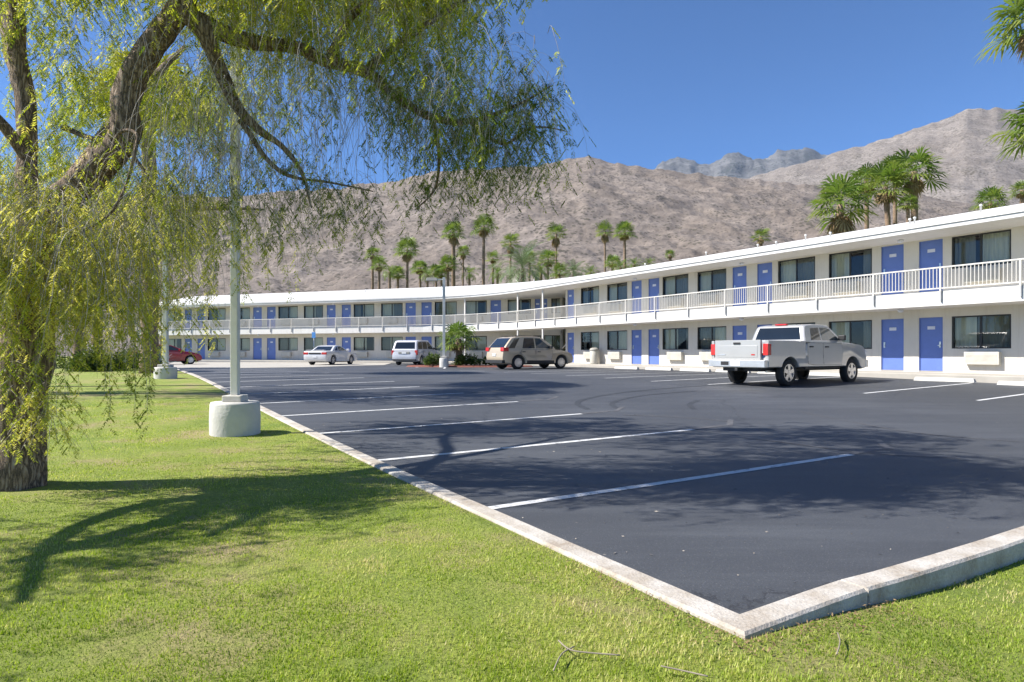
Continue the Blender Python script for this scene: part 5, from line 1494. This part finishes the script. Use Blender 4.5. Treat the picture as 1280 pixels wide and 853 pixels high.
# second tree further back on the lawn
b2 = G(112, 489, 0.02)
yb = b2.y
limbs2 = [
    (pl([(-82, 500, 16.5), (-78, 440, 16.5), (-60, 380, 16.5), (-20, 330, 16.0)]), [0.30, 0.22, 0.19, 0.15]),
    (pl([(-60, 380, 16.5), (40, 320, 16.0), (130, 280, 15.5), (240, 262, 15.2), (330, 262, 15.0)]), [0.16, 0.13, 0.10, 0.06, 0.02]),
    (pl([(-40, 350, 16.5), (-20, 280, 16.5), (60, 220, 16.2), (140, 200, 16)]), [0.13, 0.11, 0.07, 0.03]),
]
b2 = P(-82, 497, 16.5)
E2 = [
    (pl([(-60, 300, 16.3), (60, 260, 16.0), (160, 240, 15.6), (260, 245, 15.2)]), 170, (.6, 1.9), .7, .65, .35, .8, 1.7),
    (pl([(60, 130, 15.0), (170, 110, 14.8), (260, 130, 14.8)]), 90, (.4, 1.2), .8, .5, .35, .6, 1.9),
    (pl([(0, 220, 16.3), (80, 190, 16.0), (150, 190, 15.8)]), 130, (.6, 1.6), .8, .55, .35, .8, 1.7),
]
pepper_tree("pepper_tree", "second weeping pepper tree further back on the lawn, behind the big one", None, limbs2, E2, 9, (b2.x, b2.y, 0.15))

# ------------------------------------------------------------------ grass blades, twigs on the lawn
def zlawn_np(x, y):
    return np.array([zlawn(*to_sn(a, b), a, b) for a, b in zip(x, y)])
nb = 430000
yy = 2.2 + 12.5 * nrg.random(nb) ** 1.9
half = (0.84 * yy + 0.8)
xx = (nrg.random(nb) * 2 - 1) * half
s_ = DX * xx + DY * yy; n_ = NX * xx + NY * yy
keep = (n_ < N0 - 0.012) | (s_ < S0 - 0.012)
bare = np.array([noise.noise(Vector((a * 1.7, b * 1.7, 31))) + 0.5 * noise.noise(Vector((a * 6, b * 6, 3))) for a, b in zip(xx, yy)])
keep &= (bare < 0.20) | (nrg.random(nb) < 0.42)
keep &= ~((xx < -4.2) & (xx > -4.95) & (np.abs(yy - base.y) < 0.3))
xx, yy = xx[keep], yy[keep]; nb = len(xx)
zz = zlawn_np(xx, yy)
patch = np.array([noise.noise(Vector((a * 0.9, b * 0.9, 5))) + 0.55 * noise.noise(Vector((a * 8.5, b * 8.5, 2))) + 0.6 * noise.noise(Vector((a * 3.1, b * 3.1, 8))) for a, b in zip(xx, yy)])
az = nrg.random(nb) * 2 * np.pi; tl_ = nrg.random(nb) * 0.9
hgt = (0.010 + 0.015 * nrg.random(nb)) * (1 + 0.35 * patch)
wd = (0.0016 + 0.0016 * nrg.random(nb)) * (1 + yy * 0.10)
p0 = np.stack([xx, yy, zz - 0.004], 1)
sd = np.stack([np.cos(az), np.sin(az), np.zeros(nb)], 1) * wd[:, None]
ln = np.stack([np.cos(az + 1.57) * tl_, np.sin(az + 1.57) * tl_, np.ones(nb)], 1) * hgt[:, None]
v = np.stack([p0 - sd, p0 + sd, p0 + ln], 1).reshape(-1, 3)
tint = np.clip(0.47 + 0.46 * patch + nrg.normal(0, 0.17, nb), 0, 1)
np_mesh("grass", v, np.arange(nb * 3).reshape(-1, 3), M['blade'], tint=np.repeat(tint, 3))
tag(bpy.data.objects["grass"], kind="stuff")
def ground_twig(name, px, rad, label):
    pts = []
    for u, v_ in px:
        y = 5.0
        q = G(u, v_, 0.03); x, yv = q.x, q.y; s, n = to_sn(x, yv)
        pts.append(Vector((x, yv, zlawn(s, n, x, yv) + 0.035)))
    o = MB(); o.tube(catmull(pts, 4), rad, 6); ob = o.build(name, M['twig_dry']); tag(ob, label, "twig", "twigs fallen on the lawn"); return ob
ground_twig("fallen_twig", [(698, 810), (712, 822), (735, 826), (775, 829)], 0.0032, "pale forked twig lying on the grass below the kerb corner")
ground_twig("fallen_twig", [(826, 843), (850, 848), (885, 856)], 0.0032, "straight pale twig at the bottom of the lawn right of the forked one")
ground_twig("fallen_twig", [(1047, 792), (1050, 805), (1046, 822)], 0.003, "thin dry stalk on the grass right of the kerb corner")
ground_twig("fallen_twig", [(692, 850), (702, 828), (718, 818)], 0.003, "thin grey twig crossing the forked one near the lower edge")

# leaf litter at the kerb corner
nl_ = 900
lx = []; 
for i in range(nl_):
    if i % 2: s, n = S0 - abs(rng.gauss(0, .10)) - 0.02, N0 + rng.uniform(-.1, 1.2)
    else: s, n = S0 + rng.uniform(-.1, 1.2), N0 - abs(rng.gauss(0, .08)) - 0.02
    x, y = sn(s, n); lx.append((x, y, zlawn(s, n, x, y) + rng.uniform(.004, .03)))
lx = np.array(lx); az = nrg.random(nl_) * 6.28; L_ = 0.004 + .008 * nrg.random(nl_)
d = np.stack([np.cos(az), np.sin(az), nrg.normal(0, .4, nl_)], 1) * L_[:, None]; sd = np.stack([-np.sin(az), np.cos(az), nrg.normal(0, .4, nl_)], 1) * (L_ * .35)[:, None]
v = np.stack([lx - d, lx + sd, lx + d, lx - sd], 1).reshape(-1, 3)
np_mesh("leaf_litter", v, np.arange(nl_ * 4).reshape(-1, 4), M['skirt'], tint=np.repeat(nrg.random(nl_) * .6, 4))
tag(bpy.data.objects["leaf_litter"], kind="stuff")

nf = 420
fx = []
while len(fx) < nf:
    s, n = S0 + rng.uniform(0.3, 9), N0 + 0.3 + abs(rng.gauss(0, 3.0))
    if n < N0 + 14:
        x, y = sn(s, n); fx.append((x, y, zg(x, y) + 0.007))
fx = np.array(fx); az = nrg.random(nf) * 6.28; L_ = 0.005 + .016 * nrg.random(nf) ** 3
d = np.stack([np.cos(az), np.sin(az), 0 * az], 1) * L_[:, None]; sd = np.stack([-np.sin(az), np.cos(az), 0 * az], 1) * (L_ * .45)[:, None]; sd[:, 2] += 0.003
v = np.stack([fx - d, fx + sd, fx + d, fx - sd], 1).reshape(-1, 3)
np_mesh("leaf_flakes", v, np.arange(nf * 4).reshape(-1, 4), M['flake'], tint=np.repeat(nrg.random(nf), 4))
tag(bpy.data.objects["leaf_flakes"], kind="stuff")

# ------------------------------------------------------------------ mountains
def interp(pts, u):
    if u <= pts[0][0]: return pts[0][1]
    for (a, b), (c, d) in zip(pts, pts[1:]):
        if u <= c:
            t = (u - a) / (c - a); return b + (d - b) * t
    return pts[-1][1]
def mountain(name, ridge, y0, yr, u0, u1, nu, nv, mat_, amp, fs, jag, seed, z0=0.0):
    V = []
    rows_ = nv + 10
    for j in range(rows_):
        f = j / (nv - 1)
        for i in range(nu):
            u = u0 + (u1 - u0) * i / (nu - 1); k = (u - 640) / F
            if f <= 1: y = y0 + (yr - y0) * f
            else: y = yr + (yr - y0) * (f - 1) * 1.5
            zr_ = H + (HZ - interp(ridge, u)) / F * yr
            x = k * y
            q = Vector((x, y, seed)) * fs
            rid = noise.ridged_multi_fractal(q, 0.9, 2.1, 6, 1.0, 2.0) - 1.2
            fine = noise.fractal(q * 6, 0.55, 2.1, 6)
            if f <= 1:
                prof_ = 0.12 * f + 0.88 * f ** 1.25
                z = z0 + (zr_ - z0) * prof_
                env = math.sin(math.pi * min(1, f * 0.96)) ** 0.7
                z += amp * env * rid + amp * .20 * min(1, f * 4) * (1 - smooth(.9, 1, f)) * fine
                if f > .8: z += jag * noise.fractal(Vector((u * .05, seed, f * 2)), .8, 2, 5) * (f - .8) * 5
            else:
                zt = zr_ + jag * noise.fractal(Vector((u * .05, seed, 2)), .8, 2, 5)
                z = zt - (zt - z0) * (f - 1) * 1.2 + amp * .3 * rid
            V.append((x, y, z))
    i, j = np.meshgrid(np.arange(nu - 1), np.arange(rows_ - 1))
    a = (j * nu + i).ravel()
    return tag(np_mesh(name, np.array(V), np.stack([a, a + 1, a + nu + 1, a + nu], 1), mat_, smooth_=True), kind="structure")
mountain("foothill", [(-400, 250), (150, 246), (300, 243), (400, 238), (480, 230), (540, 216), (640, 207), (700, 202), (735, 195), (770, 204), (820, 213), (880, 220), (940, 225), (1000, 231), (1060, 236), (1120, 243), (1200, 252), (1280, 260), (1700, 280)],
         125, 520, -500, 1700, 700, 170, M['rock_near'], 7.0, 0.011, 2.2, 1.3, 0.2)
mountain("mountain", [(-400, 300), (700, 252), (850, 232), (900, 225), (940, 221), (985, 207), (1040, 193), (1090, 178), (1150, 160), (1185, 148), (1205, 138), (1250, 136), (1285, 140), (1400, 120), (1700, 130)],
         500, 1500, 500, 1750, 330, 80, M['rock_far'], 17.0, 0.0036, 6.0, 4.4, 30)
mountain("mountain_range", [(600, 245), (800, 214), (820, 207), (845, 199), (865, 201), (882, 205), (905, 198), (920, 196), (945, 198), (965, 193), (985, 187), (1000, 185), (1015, 189), (1035, 190), (1060, 193), (1120, 200), (1300, 215)],
         3500, 6500, 560, 1350, 260, 60, M['rock_range'], 170.0, 0.0009, 60.0, 7.7, 150)

# ------------------------------------------------------------------ air
hm = bpy.data.materials.new("haze_air"); hm.use_nodes = True
ht = hm.node_tree; ht.nodes.clear()
ho = ht.nodes.new("ShaderNodeOutputMaterial"); hv = ht.nodes.new("ShaderNodeVolumePrincipled")
hv.inputs["Color"].default_value = (0.40, 0.65, 1.0, 1); hv.inputs["Density"].default_value = 1.7e-5; hv.inputs["Anisotropy"].default_value = 0.0
ht.links.new(hv.outputs[0], ho.inputs["Volume"])
mb = MB(); mb.box(-6500, 6500, -300, 7400, -2.2, 2600)
tag(mb.build("haze", hm), kind="stuff")
